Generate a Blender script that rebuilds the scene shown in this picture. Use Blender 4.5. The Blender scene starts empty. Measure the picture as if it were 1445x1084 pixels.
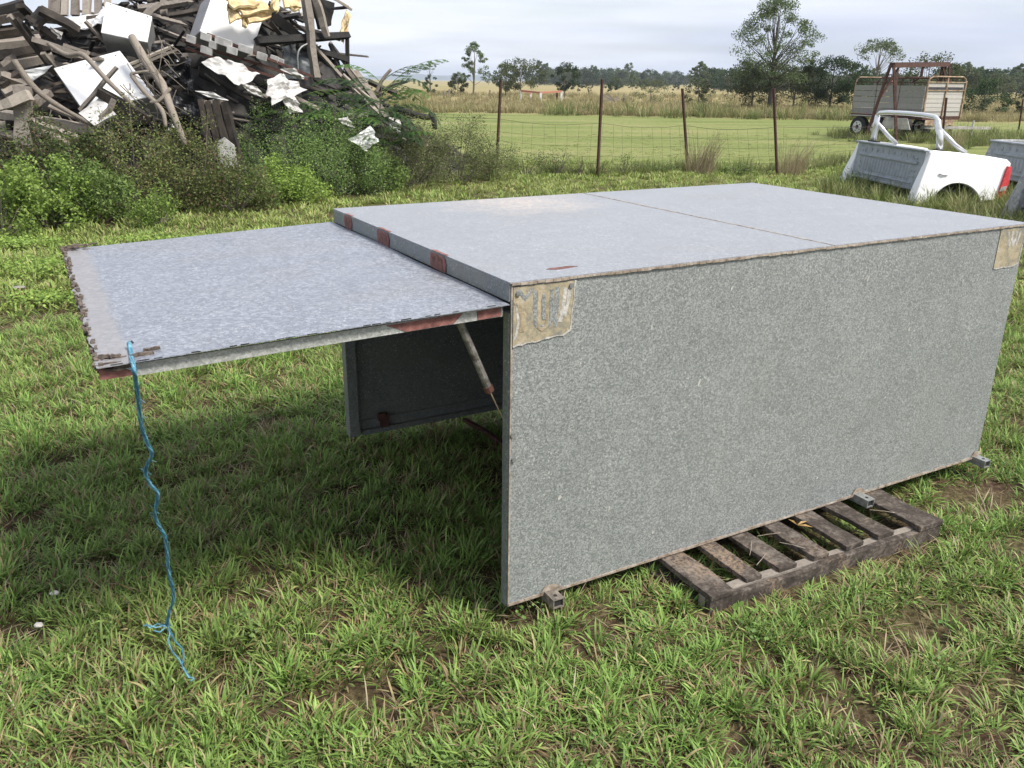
import bpy, bmesh, math, random
import numpy as np
from mathutils import Vector, Matrix, Euler
PI = math.pi
rnd = random.Random(7)
nr = np.random.RandomState(11)
sc = bpy.context.scene
C = sc.collection

# ------------------------------------------------------------------ camera
PW, PH, FPX = 1445, 1084, 1186.07
CAMH = 1.45
pitch, roll = 0.34632863, 0.01174697
Fv = Vector((0, math.cos(pitch), -math.sin(pitch))); R0 = Vector((1, 0, 0)); U0 = R0.cross(Fv)
Rv = R0*math.cos(roll) + U0*math.sin(roll); Uv = -R0*math.sin(roll) + U0*math.cos(roll)
cam_d = bpy.data.cameras.new('camera'); cam = bpy.data.objects.new('camera', cam_d); C.objects.link(cam)
M = Matrix.Identity(4)
for i in range(3):
    M[i][0] = Rv[i]; M[i][1] = Uv[i]; M[i][2] = -Fv[i]
M[2][3] = CAMH
cam.matrix_world = M
cam_d.sensor_width = 36; cam_d.lens = FPX/PW*36; cam_d.clip_start = .05; cam_d.clip_end = 20000
sc.camera = cam

# ------------------------------------------------------------------ sky, sun, exposure
SUN_AZ, SUN_EL = math.radians(-27), math.radians(51)      # direction towards the sun, from +x
w = bpy.data.worlds.new('World'); sc.world = w; w.use_nodes = True
nt = w.node_tree; N = nt.nodes; N.clear(); L = nt.links.new
out = N.new('ShaderNodeOutputWorld')
sky = N.new('ShaderNodeTexSky'); sky.sky_type = 'NISHITA'; sky.sun_disc = False
sky.sun_elevation = SUN_EL; sky.sun_rotation = math.radians(90) - SUN_AZ
sky.air_density = 1.0; sky.dust_density = 2.0
bg1 = N.new('ShaderNodeBackground'); bg1.inputs[1].default_value = .085; L(sky.outputs[0], bg1.inputs[0])
tc = N.new('ShaderNodeTexCoord')
sx = N.new('ShaderNodeSeparateXYZ'); L(tc.outputs['Generated'], sx.inputs[0])
def wm(op, a, b=None, clamp=False):
    n = N.new('ShaderNodeMath'); n.operation = op; n.use_clamp = clamp
    for i, v in enumerate((a, b)):
        if v is None: continue
        if isinstance(v, (int, float)): n.inputs[i].default_value = v
        else: L(v, n.inputs[i])
    return n.outputs[0]
zz = wm('ADD', wm('MAXIMUM', sx.outputs[2], 0.0), .09)
cx = wm('DIVIDE', sx.outputs[0], zz); cy = wm('DIVIDE', sx.outputs[1], zz)
cb = N.new('ShaderNodeCombineXYZ'); L(cx, cb.inputs[0]); L(cy, cb.inputs[1])
mp = N.new('ShaderNodeMapping'); mp.inputs['Scale'].default_value = (.45, .62, 1); mp.inputs['Location'].default_value = (3.1, 1.7, 0)
L(cb.outputs[0], mp.inputs[0])
nz = N.new('ShaderNodeTexNoise'); nz.inputs['Scale'].default_value = 1.0; nz.inputs['Detail'].default_value = 7; nz.inputs['Roughness'].default_value = .55
L(mp.outputs[0], nz.inputs['Vector'])
rp = N.new('ShaderNodeValToRGB'); L(nz.outputs[0], rp.inputs[0])
rp.color_ramp.elements[0].position = .33; rp.color_ramp.elements[0].color = (.58, .58, .58, 1)
rp.color_ramp.elements[1].position = .58; rp.color_ramp.elements[1].color = (1, 1, 1, 1)
nz2 = N.new('ShaderNodeTexNoise'); nz2.inputs['Scale'].default_value = .55; nz2.inputs['Detail'].default_value = 5
L(mp.outputs[0], nz2.inputs['Vector'])
rc = N.new('ShaderNodeValToRGB'); L(nz2.outputs[0], rc.inputs[0])
rc.color_ramp.elements[0].position = .35; rc.color_ramp.elements[0].color = (.52, .57, .70, 1)
rc.color_ramp.elements[1].position = .62; rc.color_ramp.elements[1].color = (.83, .85, .90, 1)
bg2 = N.new('ShaderNodeBackground'); bg2.inputs[1].default_value = .63; L(rc.outputs[0], bg2.inputs[0])
mxs = N.new('ShaderNodeMixShader'); L(rp.outputs[0], mxs.inputs[0]); L(bg1.outputs[0], mxs.inputs[1]); L(bg2.outputs[0], mxs.inputs[2])
L(mxs.outputs[0], out.inputs[0])

sd = bpy.data.lights.new('sun', 'SUN'); sd.energy = 2.7; sd.angle = math.radians(15); sd.color = (1, .95, .87)
so = bpy.data.objects.new('sun', sd); C.objects.link(so)
sdir = Vector((math.cos(SUN_AZ)*math.cos(SUN_EL), math.sin(SUN_AZ)*math.cos(SUN_EL), math.sin(SUN_EL)))
so.rotation_euler = sdir.to_track_quat('Z', 'Y').to_euler(); so.location = (0, 0, 30)
vs = sc.view_settings; sc.display_settings.display_device = 'sRGB'
vs.view_transform = 'Standard'; vs.look = 'None'; vs.gamma = 1; vs.exposure = 1.1; vs.use_curve_mapping = False
sc.cycles.max_bounces = 6; sc.cycles.transparent_max_bounces = 4

# ------------------------------------------------------------------ placing helpers
def ray(px, py):
    d = Fv*FPX + Rv*(px-PW/2) - Uv*(py-PH/2); return d/d.y
def at(px, py, z=0.0):
    d = ray(px, py); return Vector((0, 0, CAMH)) + d*((z-CAMH)/d.z)
def atD(px, py, D): return Vector((0, 0, CAMH)) + ray(px, py)*D
def onplane(px, py, p, n):
    d = ray(px, py); o = Vector((0, 0, CAMH)); return o + d*((p-o).dot(n)/d.dot(n))

# ------------------------------------------------------------------ object helpers
def tag(o, label=None, cat=None, group=None, kind=None):
    if label: o['label'] = label
    if cat: o['category'] = cat
    if group: o['group'] = group
    if kind: o['kind'] = kind
    return o
def empty(name, loc, label=None, cat=None, group=None, rot=(0, 0, 0)):
    o = bpy.data.objects.new(name, None); o.empty_display_size = .1; C.objects.link(o)
    o.location = loc; o.rotation_euler = rot
    return tag(o, label, cat, group)
def wloc(o):
    v = Vector((0, 0, 0))
    while o is not None: v += Vector(o.location); o = o.parent
    return v
class MB:
    """collects geometry; build() links it as one object"""
    def __init__(s): s.v = []; s.f = []; s.m = []; s.mi = 0
    def add(s, vs_, fs):
        b = len(s.v); s.v += [tuple(v) for v in vs_]; s.f += [tuple(b+i for i in f) for f in fs]; s.m += [s.mi]*len(fs)
    def hexa(s, p):      # 8 pts: bottom ring 0-3, top ring 4-7
        s.add(p, [(0, 3, 2, 1), (4, 5, 6, 7), (0, 1, 5, 4), (1, 2, 6, 5), (2, 3, 7, 6), (3, 0, 4, 7)])
    def box(s, lo, hi):
        x0, y0, z0 = lo; x1, y1, z1 = hi
        s.hexa([(x0, y0, z0), (x1, y0, z0), (x1, y1, z0), (x0, y1, z0), (x0, y0, z1), (x1, y0, z1), (x1, y1, z1), (x0, y1, z1)])
    def obox(s, o, a, b, c):   # origin + three edge vectors
        o = Vector(o); a = Vector(a); b = Vector(b); c = Vector(c)
        p = [o, o+a, o+a+b, o+b]; p += [q+c for q in p]
        if a.cross(b).dot(c) < 0: p = p[4:] + p[:4]
        s.hexa(p)
    def beam(s, p, q, wd, th, up=(0, 0, 1), jit=0, seg=1):
        p = Vector(p); q = Vector(q); d = (q-p).normalized(); up = Vector(up)
        if abs(d.dot(up)) > .97: up = Vector((1, 0, 0))
        sv = d.cross(up).normalized(); uv = sv.cross(d)
        rings = []
        for i in range(seg+1):
            t = i/seg; c = p.lerp(q, t)
            if 0 < i < seg and jit: c += sv*rnd.uniform(-jit, jit) + uv*rnd.uniform(-jit, jit)
            k = 1 + (rnd.uniform(-.12, .12) if jit else 0)
            rings.append([c + sv*a*wd/2*k + uv*b*th/2*k for a, b in ((-1, -1), (1, -1), (1, 1), (-1, 1))])
        vs_ = [v for r in rings for v in r]; fs = [(0, 1, 2, 3)[::-1]]
        for i in range(seg):
            b = 4*i
            for k in range(4): fs.append((b+k, b+(k+1) % 4, b+4+(k+1) % 4, b+4+k))
        b = 4*seg; fs.append((b, b+1, b+2, b+3)); 
        s.add(vs_, fs)
    def tube(s, pts, rad, n=8, cap=True):
        pts = [Vector(p) for p in pts]
        if isinstance(rad, (int, float)): rad = [rad]*len(pts)
        vs_ = []; prev = None
        for i, p in enumerate(pts):
            d = (pts[min(i+1, len(pts)-1)] - pts[max(i-1, 0)])
            if d.length < 1e-9: d = Vector((0, 0, 1))
            d.normalize()
            if prev is None:
                prev = d.orthogonal().normalized()
            a = (prev - d*prev.dot(d)); a = a.normalized() if a.length > 1e-6 else d.orthogonal().normalized()
            prev = a; b = d.cross(a)
            for k in range(n):
                t = 2*PI*k/n; vs_.append(p + (a*math.cos(t)+b*math.sin(t))*rad[i])
        fs = []
        for i in range(len(pts)-1):
            for k in range(n): fs.append((i*n+k, i*n+(k+1) % n, (i+1)*n+(k+1) % n, (i+1)*n+k))
        if cap:
            fs.append(tuple(range(n))[::-1]); fs.append(tuple((len(pts)-1)*n+k for k in range(n)))
        s.add(vs_, fs)
    def prism(s, poly, ext):   # polygon pts list, extrusion vector
        n = len(poly); a = [Vector(p) for p in poly]; b = [p+Vector(ext) for p in a]
        s.add(a+b, [tuple(range(n))[::-1], tuple(range(n, 2*n))] + [(i, (i+1) % n, n+(i+1) % n, n+i) for i in range(n)])
    def cyl(s, c, ax, r, h, n=20, r2=None):
        ax = Vector(ax).normalized(); c = Vector(c)
        s.tube([c, c+ax*h], [r, r if r2 is None else r2], n)
    def build(s, name, mat, parent=None, smooth=False, bevel=0, origin=None, recalc=True):
        me = bpy.data.meshes.new(name)
        o = bpy.data.objects.new(name, me); C.objects.link(o)
        off = Vector((0, 0, 0))
        if parent is not None:
            o.parent = parent
            off = wloc(parent) if not s_local[0] else Vector((0, 0, 0))
        elif origin is not None:
            off = Vector(origin); o.location = off
        me.from_pydata([tuple(Vector(v)-off) for v in s.v], [], s.f)
        mats = mat if isinstance(mat, (list, tuple)) else [mat]
        for m_ in mats: me.materials.append(m_)
        if len(mats) > 1: me.polygons.foreach_set('material_index', s.m)
        if recalc:
            bm = bmesh.new(); bm.from_mesh(me); bmesh.ops.recalc_face_normals(bm, faces=bm.faces); bm.to_mesh(me); bm.free()
        if smooth: me.polygons.foreach_set('use_smooth', [True]*len(me.polygons))
        if bevel:
            md = o.modifiers.new('bevel', 'BEVEL'); md.width = bevel; md.segments = 2; md.limit_method = 'ANGLE'; md.angle_limit = math.radians(40)
            md.harden_normals = False
        return o
s_local = [False]      # True while a prototype is built round its own origin

def np_mesh(name, verts, faces, mat, tint=None, parent=None, smooth=False, link=True, loc=None):
    """quads (n,4) or tris (n,3) from numpy arrays, optional per-face grey tint"""
    me = bpy.data.meshes.new(name)
    nv, nf, k = len(verts), len(faces), faces.shape[1]
    me.vertices.add(nv); me.vertices.foreach_set('co', verts.astype(np.float32).ravel())
    me.loops.add(nf*k); me.loops.foreach_set('vertex_index', faces.astype(np.int32).ravel())
    me.polygons.add(nf); me.polygons.foreach_set('loop_start', np.arange(0, nf*k, k, dtype=np.int32))
    me.update(calc_edges=True)
    if smooth: me.polygons.foreach_set('use_smooth', np.ones(nf, bool))
    if tint is not None:
        a = me.attributes.new('tint', 'FLOAT_COLOR', 'POINT')
        a.data.foreach_set('color', tint.astype(np.float32).ravel())
    me.materials.append(mat)
    o = bpy.data.objects.new(name, me)
    if link: C.objects.link(o)
    if parent is not None: o.parent = parent
    if loc is not None: o.location = loc
    return o
def copy_tree(o, parent=None):
    c = o.copy(); C.objects.link(c); c.parent = parent
    for ch in list(o.children): copy_tree(ch, c)
    return c

# ------------------------------------------------------------------ materials
class NT:
    def __init__(s, name):
        s.m = bpy.data.materials.new(name); s.m.use_nodes = True; s.t = s.m.node_tree; s.n = s.t.nodes
        s.b = s.n['Principled BSDF']; s.out = s.n['Material Output']
        s.geo = None
    def link(s, a, b): s.t.links.new(a, b)
    def node(s, typ, **kw):
        n = s.n.new(typ)
        for k, v in kw.items():
            if hasattr(n, k): setattr(n, k, v)
        return n
    def setin(s, n, i, v):
        if isinstance(v, bpy.types.NodeSocket): s.link(v, n.inputs[i])
        else: n.inputs[i].default_value = v
    def coord(s, kind='Object', scale=(1, 1, 1), rot=(0, 0, 0)):
        if kind == 'World':
            g = s.node('ShaderNodeNewGeometry'); src = g.outputs['Position']
        else:
            g = s.node('ShaderNodeTexCoord'); src = g.outputs[kind]
        mp = s.node('ShaderNodeMapping'); mp.inputs['Scale'].default_value = scale; mp.inputs['Rotation'].default_value = rot
        s.link(src, mp.inputs[0]); return mp.outputs[0]
    def noise(s, vec, scale, detail=4, rough=.55, dist=0):
        n = s.node('ShaderNodeTexNoise'); s.link(vec, n.inputs['Vector'])
        n.inputs['Scale'].default_value = scale; n.inputs['Detail'].default_value = detail; n.inputs['Roughness'].default_value = rough
        n.inputs['Distortion'].default_value = dist; return n.outputs[0]
    def voro(s, vec, scale, what='Color', feature='F1'):
        n = s.node('ShaderNodeTexVoronoi'); n.feature = feature; s.link(vec, n.inputs['Vector']); n.inputs['Scale'].default_value = scale
        return n.outputs[what]
    def ramp(s, fac, stops, interp='LINEAR'):
        r = s.node('ShaderNodeValToRGB'); r.color_ramp.interpolation = interp; s.link(fac, r.inputs[0])
        el = r.color_ramp.elements
        while len(el) < len(stops): el.new(.5)
        for e, (p, c) in zip(el, stops):
            e.position = p; e.color = (c, c, c, 1) if isinstance(c, (int, float)) else (*c, 1)
        return r.outputs[0]
    def mix(s, fac, a, b, mode='MIX'):
        n = s.node('ShaderNodeMix'); n.data_type = 'RGBA'; n.blend_type = mode
        for i, v in ((0, fac), (6, a), (7, b)):
            if isinstance(v, bpy.types.NodeSocket): s.link(v, n.inputs[i])
            elif i == 0: n.inputs[0].default_value = v
            else: n.inputs[i].default_value = (*v, 1) if len(v) == 3 else v
        return n.outputs[2]
    def math(s, op, a, b=0.0, clamp=False):
        n = s.node('ShaderNodeMath'); n.operation = op; n.use_clamp = clamp
        s.setin(n, 0, a); s.setin(n, 1, b); return n.outputs[0]
    def bump(s, h, strength=.3, dist=.01):
        n = s.node('ShaderNodeBump'); n.inputs['Strength'].default_value = strength; n.inputs['Distance'].default_value = dist
        s.link(h, n.inputs['Height']); s.link(n.outputs[0], s.b.inputs['Normal'])
    def set(s, color=None, rough=None, metal=None, spec=None):
        for k, v in (('Base Color', color), ('Roughness', rough), ('Metallic', metal), ('Specular IOR Level', spec)):
            if v is None: continue
            if isinstance(v, bpy.types.NodeSocket): s.link(v, s.b.inputs[k])
            else: s.b.inputs[k].default_value = (*v, 1) if isinstance(v, tuple) else v
        return s.m

def galv(name, lo, hi, dirt=.5, metal=.35, stainy=False, fine=170):
    m = NT(name); v = m.coord()
    c1 = m.voro(v, fine); c2 = m.voro(v, fine*2.3)
    sp = m.math('ADD', m.math('MULTIPLY', m.node_sep(c1), .6), m.math('MULTIPLY', m.node_sep(c2), .4))
    big = m.noise(v, 3.2, 5, .6); med = m.noise(v, 14, 4, .6)
    t = m.math('ADD', m.math('MULTIPLY', sp, .72), m.math('ADD', m.math('MULTIPLY', big, .22), m.math('MULTIPLY', med, .14)))
    col = m.ramp(t, [(.28, lo), (.62, tuple((a+b)/2 for a, b in zip(lo, hi))), (.85, hi)])
    # pale flecks, thin and scattered: spangle glints painted into the colour
    v2 = m.coord(scale=(1, 1, 1)); fl = m.voro(v2, 78, 'Distance'); gate = m.noise(v2, 8, 3, .6)
    fm = m.math('MULTIPLY', m.ramp(fl, [(.0, 1.0), (.16, 1.0), (.24, 0.0)]), m.ramp(gate, [(.42, .0), (.62, .7)]))
    col = m.mix(fm, col, (.56, .57, .54))
    drt = m.noise(v, 1.7, 6, .65, .6)
    col = m.mix(m.math('MULTIPLY', m.ramp(drt, [(.5, 0.0), (.72, 1.0)]), dirt), col, (.27, .25, .21))
    if stainy:
        st = m.coord('World'); d = m.node('ShaderNodeVectorMath'); d.operation = 'DISTANCE'; m.link(st, d.inputs[0]); d.inputs[1].default_value = stainy
        n2 = m.noise(v, 9, 6, .7, .4); n3 = m.noise(v, 55, 3, .6)
        f = m.math('MULTIPLY', m.ramp(m.math('ADD', d.outputs['Value'], m.math('MULTIPLY', n2, .5)), [(.25, 1.0), (.62, 0.0)]), m.ramp(n3, [(.38, .25), (.6, .95)]))
        col = m.mix(f, col, (.56, .48, .40))
        fl2 = m.voro(m.coord(scale=(1, 2.2, 1)), 26, 'Distance'); g2 = m.noise(v, 5, 3, .6)
        col = m.mix(m.math('MULTIPLY', m.ramp(fl2, [(.0, 1.0), (.10, 1.0), (.17, 0.0)]), m.ramp(g2, [(.48, 0.0), (.6, .75)])), col, (.60, .57, .52))
    rg = m.ramp(sp, [(.2, .33), (.8, .6)])
    low = m.noise(v, 1.6, 2, .5)
    m.bump(m.math('ADD', sp, m.math('ADD', m.math('MULTIPLY', big, 5.0), m.math('MULTIPLY', low, 14.0))), .22, .004)
    return m.set(col, rg, metal)
def _sep(s, col):
    n = s.node('ShaderNodeSeparateColor'); s.link(col, n.inputs[0]); return n.outputs[0]
NT.node_sep = _sep

MAT = {}
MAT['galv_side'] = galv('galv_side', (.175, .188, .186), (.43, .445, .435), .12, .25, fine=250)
MAT['galv_top'] = galv('galv_top', (.23, .24, .26), (.37, .385, .41), .25, .25, stainy=tuple(at(735, 288, .985)))  # bluish sky reflection tinted into the roof steel
MAT['galv_flap'] = galv('galv_flap', (.19, .205, .235), (.36, .38, .43), .3, .3, fine=110)
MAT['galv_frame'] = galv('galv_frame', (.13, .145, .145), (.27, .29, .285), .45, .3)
MAT['galv_inner_shaded'] = galv('galv_inner_shaded', (.10, .11, .11), (.22, .24, .235), .5, .15)  # darker copy of the steel: shade inside the box put into the colour

def simple(name, c, rough=.6, metal=0, var=.25, scale=20, c2=None, bump=.15, kind='Object', sc3=(1, 1, 1)):
    m = NT(name); v = m.coord(kind, sc3); n = m.noise(v, scale, 5, .6)
    a = tuple(x*(1-var) for x in c); b = c2 if c2 else tuple(min(1, x*(1+var)) for x in c)
    col = m.ramp(n, [(.3, a), (.7, b)]); 
    if bump: m.bump(n, bump, .01)
    return m.set(col, rough, metal)
def wood(name, lo, hi, scale=1.0, char=0.0):
    m = NT(name); tcn = m.node('ShaderNodeTexCoord'); oi = m.node('ShaderNodeObjectInfo')
    add = m.node('ShaderNodeVectorMath'); add.operation = 'ADD'; m.link(tcn.outputs['Object'], add.inputs[0]); m.link(oi.outputs['Location'], add.inputs[1])
    mp = m.node('ShaderNodeMapping'); mp.inputs['Scale'].default_value = (3*scale, 3*scale, 3*scale); m.link(add.outputs[0], mp.inputs[0])
    g = m.noise(mp.outputs[0], 3, 8, .72, 2.2)
    fine = m.noise(mp.outputs[0], 30, 3, .6, .5)
    r = m.math('ADD', m.math('MULTIPLY', g, .7), m.math('ADD', m.math('MULTIPLY', fine, .25), m.math('MULTIPLY', oi.outputs['Random'], .22)))
    col = m.ramp(r, [(.32, lo), (.5, tuple((a+b)/2 for a, b in zip(lo, hi))), (.8, hi)])
    if char:
        col = m.mix(m.ramp(m.noise(mp.outputs[0], .9, 4, .6), [(.45, 0.0), (.6, char)]), col, (.012, .011, .011))
    m.bump(m.math('ADD', g, m.math('MULTIPLY', fine, .6)), .5, .012)
    return m.set(col, .85, 0, .25)
MAT['wood_grey'] = wood('wood_grey', (.06, .05, .042), (.33, .29, .25))
MAT['wood_pale'] = wood('wood_pale', (.17, .145, .12), (.45, .40, .34))
MAT['wood_dark'] = wood('wood_dark', (.016, .013, .011), (.095, .078, .064), char=.7)
MAT['wood_char'] = wood('wood_char', (.007, .007, .007), (.045, .042, .04))
MAT['branch'] = wood('branch', (.10, .085, .07), (.30, .26, .215), 2)
MAT['white_enamel'] = simple('white_enamel', (.72, .72, .71), .35, 0, .08, 4, bump=.03)
MAT['white_dirty'] = simple('white_dirty', (.50, .48, .46), .5, 0, .4, 6, (.72, .70, .68), .2)
MAT['side_shaded'] = simple('side_shaded', (.22, .22, .22), .5, 0, .2, 6)  # white cabinets' shaded sides, the shade painted as grey
MAT['foam'] = simple('foam', (.55, .40, .20), .8, 0, .25, 12, (.72, .58, .34), .3)
MAT['char'] = simple('char', (.012, .011, .011), .8, 0, .5, 9, (.05, .045, .04), .5)  # near-black for the added core of the heap
MAT['plastic_black'] = simple('plastic_black', (.012, .012, .014), .3, 0, .4, 14, bump=.8)
MAT['rust'] = simple('rust', (.045, .018, .014), .85, .0, .4, 14, (.11, .045, .032), .3)
MAT['rust_bright'] = simple('rust_bright', (.30, .13, .06), .8, .1, .5, 9, (.50, .40, .28), .3)
MAT['picket'] = simple('picket', (.060, .030, .024), .75, .2, .3, 20, (.11, .05, .038))
MAT['primer'] = simple('primer', (.17, .06, .05), .75, 0, .35, 45, (.30, .13, .11), .3)
MAT['primer_dark'] = simple('primer_dark', (.15, .065, .05), .8, 0, .5, 60, (.22, .10, .08), .3)
MAT['rusty_lip'] = simple('rusty_lip', (.05, .036, .03), .9, 0, .5, 60, (.19, .15, .12), .8)
MAT['sealant'] = simple('sealant', (.32, .26, .17), .8, 0, .3, 40, (.44, .36, .23), .5)
MAT['sealant_pale'] = simple('sealant_pale', (.40, .38, .34), .8, 0, .3, 60, (.56, .54, .5), .5)
MAT['seam'] = simple('seam', (.25, .17, .11), .8, 0, .4, 40, (.46, .40, .33), .3)
MAT['lug'] = simple('lug', (.16, .14, .12), .7, .2, .4, 50, (.3, .26, .22), .4)
MAT['lug_galv'] = simple('lug_galv', (.22, .23, .23), .5, .4, .3, 60, (.36, .37, .36), .2)
MAT['hole'] = simple('hole', (.015, .014, .013), .9, 0, .2, 10)
MAT['twine'] = simple('twine', (.06, .22, .33), .8, 0, .5, 45, (.20, .45, .56), .8)
MAT['zinc_strut'] = simple('zinc_strut', (.13, .115, .10), .55, .4, .5, 50, (.33, .31, .28), .4)
MAT['ute_white'] = simple('ute_white', (.80, .80, .79), .22, 0, .03, 3, bump=0)
MAT['ute_inner_grey'] = simple('ute_inner_grey', (.26, .29, .325), .5, .15, .12, 10, (.36, .39, .425), .1)  # blue-grey for bulkheads, floors and wheel housings
MAT['ute_worn'] = simple('ute_worn', (.28, .29, .30), .6, .15, .35, 22, (.45, .45, .44), .3)
MAT['chrome'] = simple('chrome', (.72, .72, .72), .22, .6, .06, 5, bump=0)
MAT['tail_red'] = simple('tail_red', (.45, .02, .025), .15, 0, .2, 30, (.65, .06, .06), 0)
MAT['tyre'] = simple('tyre', (.018, .018, .018), .8, 0, .3, 30)
MAT['rim'] = simple('rim', (.55, .55, .53), .5, .3, .2, 20)
MAT['board_shaded'] = wood('board_shaded', (.14, .135, .125), (.34, .33, .31))  # darker board copy: shade on the trailer's long sides put into the colour
MAT['board_sunlit'] = wood('board_sunlit', (.28, .26, .24), (.52, .50, .46))  # paler board copy: sunlight on the trailer's end painted in
MAT['mudguard'] = simple('mudguard', (.36, .34, .31), .6, 0, .3, 6, (.52, .49, .44))
MAT['rail_red'] = simple('rail_red', (.38, .15, .10), .7)
MAT['post_white'] = simple('post_white', (.70, .70, .68), .6)
MAT['wire'] = simple('wire', (.10, .085, .07), .6, .5, .2, 20, bump=0)
MAT['bark'] = simple('bark', (.10, .085, .07), .9, 0, .4, 6, (.20, .17, .14), .5)
MAT['bark_dark'] = simple('bark_dark', (.035, .028, .024), .9, 0, .4, 6, (.08, .065, .055), .5)
MAT['stone'] = simple('stone', (.55, .52, .47), .8, 0, .2, 40)
MAT['stone_grey'] = simple('stone_grey', (.22, .21, .19), .9, 0, .25, 30)

def pallet_wood():
    m = NT('pallet_wood'); oi = m.node('ShaderNodeObjectInfo')
    v = m.coord('Object', (1, 1, 1)); 
    a = math.radians(28.3)
    mp = m.coord('Object', (4, 4, 4), (0, 0, 0))
    g = m.noise(mp, 3, 8, .7, 1.5); fine = m.noise(v, 90, 4, .7); big = m.noise(v, 5, 4, .6)
    r = m.math('ADD', m.math('MULTIPLY', g, .5), m.math('ADD', m.math('MULTIPLY', fine, .3), m.math('MULTIPLY', big, .25)))
    col = m.ramp(r, [(.36, (.018, .015, .013)), (.50, (.062, .051, .043)), (.66, (.21, .18, .155))])
    col = m.mix(m.math('MULTIPLY', m.ramp(big, [(.5, 0.0), (.65, 1.0)]), m.ramp(fine, [(.45, 0.0), (.6, .8)])), col, (.28, .19, .12))
    m.bump(r, .6, .006)
    return m.set(col, .9, 0, .2)
MAT['pallet'] = pallet_wood()

def leafmat(name, lo, hi, trans=.35, rough=.6):
    m = NT(name)
    at_ = m.node('ShaderNodeAttribute'); at_.attribute_name = 'tint'; oi = m.node('ShaderNodeObjectInfo')
    f = m.node_sep(at_.outputs['Color'])
    col = m.ramp(f, [(0, lo), (1, hi)])
    wv = m.coord('World'); n = m.noise(wv, .7, 3, .6)
    hs = m.node('ShaderNodeHueSaturation'); m.link(col, hs.inputs['Color'])
    m.link(m.ramp(n, [(.3, .78), (.7, 1.22)]), hs.inputs['Value'])
    m.set(hs.outputs[0], rough, 0, .25)
    tr = m.node('ShaderNodeBsdfTranslucent'); m.link(hs.outputs[0], tr.inputs[0])
    mx = m.node('ShaderNodeMixShader'); mx.inputs[0].default_value = trans
    m.link(m.b.outputs[0], mx.inputs[1]); m.link(tr.outputs[0], mx.inputs[2]); m.link(mx.outputs[0], m.out.inputs[0])
    return m.m
def colmat(name, trans=.3, dry=(.30, .24, .12), dryamt=.0, gain=1.0, rough=.55):
    """foliage whose colour is carried per vertex (species, age, painted shade at grass roots), with patchy drying in the world"""
    m = NT(name)
    at_ = m.node('ShaderNodeAttribute'); at_.attribute_name = 'tint'
    oi = m.node('ShaderNodeObjectInfo')
    wv = m.coord('World'); n = m.noise(wv, 1.3, 4, .6); n2 = m.noise(wv, .35, 3, .6)
    col = at_.outputs['Color']
    hs = m.node('ShaderNodeHueSaturation'); m.link(col, hs.inputs['Color'])
    m.link(m.math('ADD', m.math('MULTIPLY', oi.outputs['Random'], .45), .78*gain), hs.inputs['Value'])
    m.link(m.math('ADD', m.math('MULTIPLY', n2, .04), .48), hs.inputs['Hue'])
    col = m.mix(m.math('MULTIPLY', m.ramp(n, [(.45, 0.0), (.7, 1.0)]), dryamt), hs.outputs[0], dry)
    m.set(col, rough, 0, .3)
    tr = m.node('ShaderNodeBsdfTranslucent'); m.link(col, tr.inputs[0])
    mx = m.node('ShaderNodeMixShader'); mx.inputs[0].default_value = trans
    m.link(m.b.outputs[0], mx.inputs[1]); m.link(tr.outputs[0], mx.inputs[2]); m.link(mx.outputs[0], m.out.inputs[0])
    return m.m
MAT['grass'] = colmat('grass', .3, (.26, .22, .10), .24)
MAT['tall_grass'] = colmat('tall_grass', .3, (.38, .30, .17), .3)
MAT['leaf'] = colmat('leaf', .42, (.14, .17, .05), .1)

# ------------------------------------------------------------------ noise in numpy for densities
def vnoise(x, y, s, seed=0):
    x = x/s; y = y/s; xi = np.floor(x).astype(int); yi = np.floor(y).astype(int); fx = x-xi; fy = y-yi
    fx = fx*fx*(3-2*fx); fy = fy*fy*(3-2*fy)
    def h(a, b): 
        q = np.sin(a*127.1+b*311.7+seed*74.7)*43758.5453; return q-np.floor(q)
    return (h(xi, yi)*(1-fx)+h(xi+1, yi)*fx)*(1-fy)+(h(xi, yi+1)*(1-fx)+h(xi+1, yi+1)*fx)*fy
BARE = [((1150, 975), .13, .05), ((1090, 935), .14, .05), ((1215, 1000), .12, .05), ((1340, 880), .16, .06), ((520, 985), .10, .07), ((640, 1010), .07, .06), ((90, 655), .14, .09),
        ((20, 745), .16, .07), ((60, 430), .2, .12), ((870, 890), .06, .05), ((1400, 700), .28, .14), ((1290, 870), .16, .06), ((560, 770), .1, .05),
        ((1040, 1050), .09, .04), ((330, 940), .07, .05), ((150, 800), .1, .06), ((700, 930), .06, .04), ((240, 690), .16, .04), ((450, 900), .07, .035), ((35, 905), .1, .05),
        ((1250, 905), .15, .05), ((1420, 960), .2, .05), ((930, 1000), .06, .04), ((380, 850), .08, .04), ((610, 700), .1, .05), ((110, 770), .1, .05)]
BARE = [(at(*c), a, b) for c, a, b in BARE]+[(at(80, 853), .035, .03), (at(58, 899), .035, .03)]
def bare(x, y):
    d = np.zeros_like(x)
    for c, a, b in BARE:
        ca, sa = math.cos(.5), math.sin(.5)
        u = (x-c.x)*ca+(y-c.y)*sa; v = -(x-c.x)*sa+(y-c.y)*ca
        d = np.maximum(d, np.exp(-((u/a)**2+(v/b)**2)))
    return d
def gz(x, y):
    """gentle ground undulation"""
    x = np.asarray(x, float); y = np.asarray(y, float)
    return (vnoise(x, y, .35, 3)-.5)*.018 + (vnoise(x, y, 1.3, 5)-.5)*.03 - .022*bare(x, y)

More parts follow.
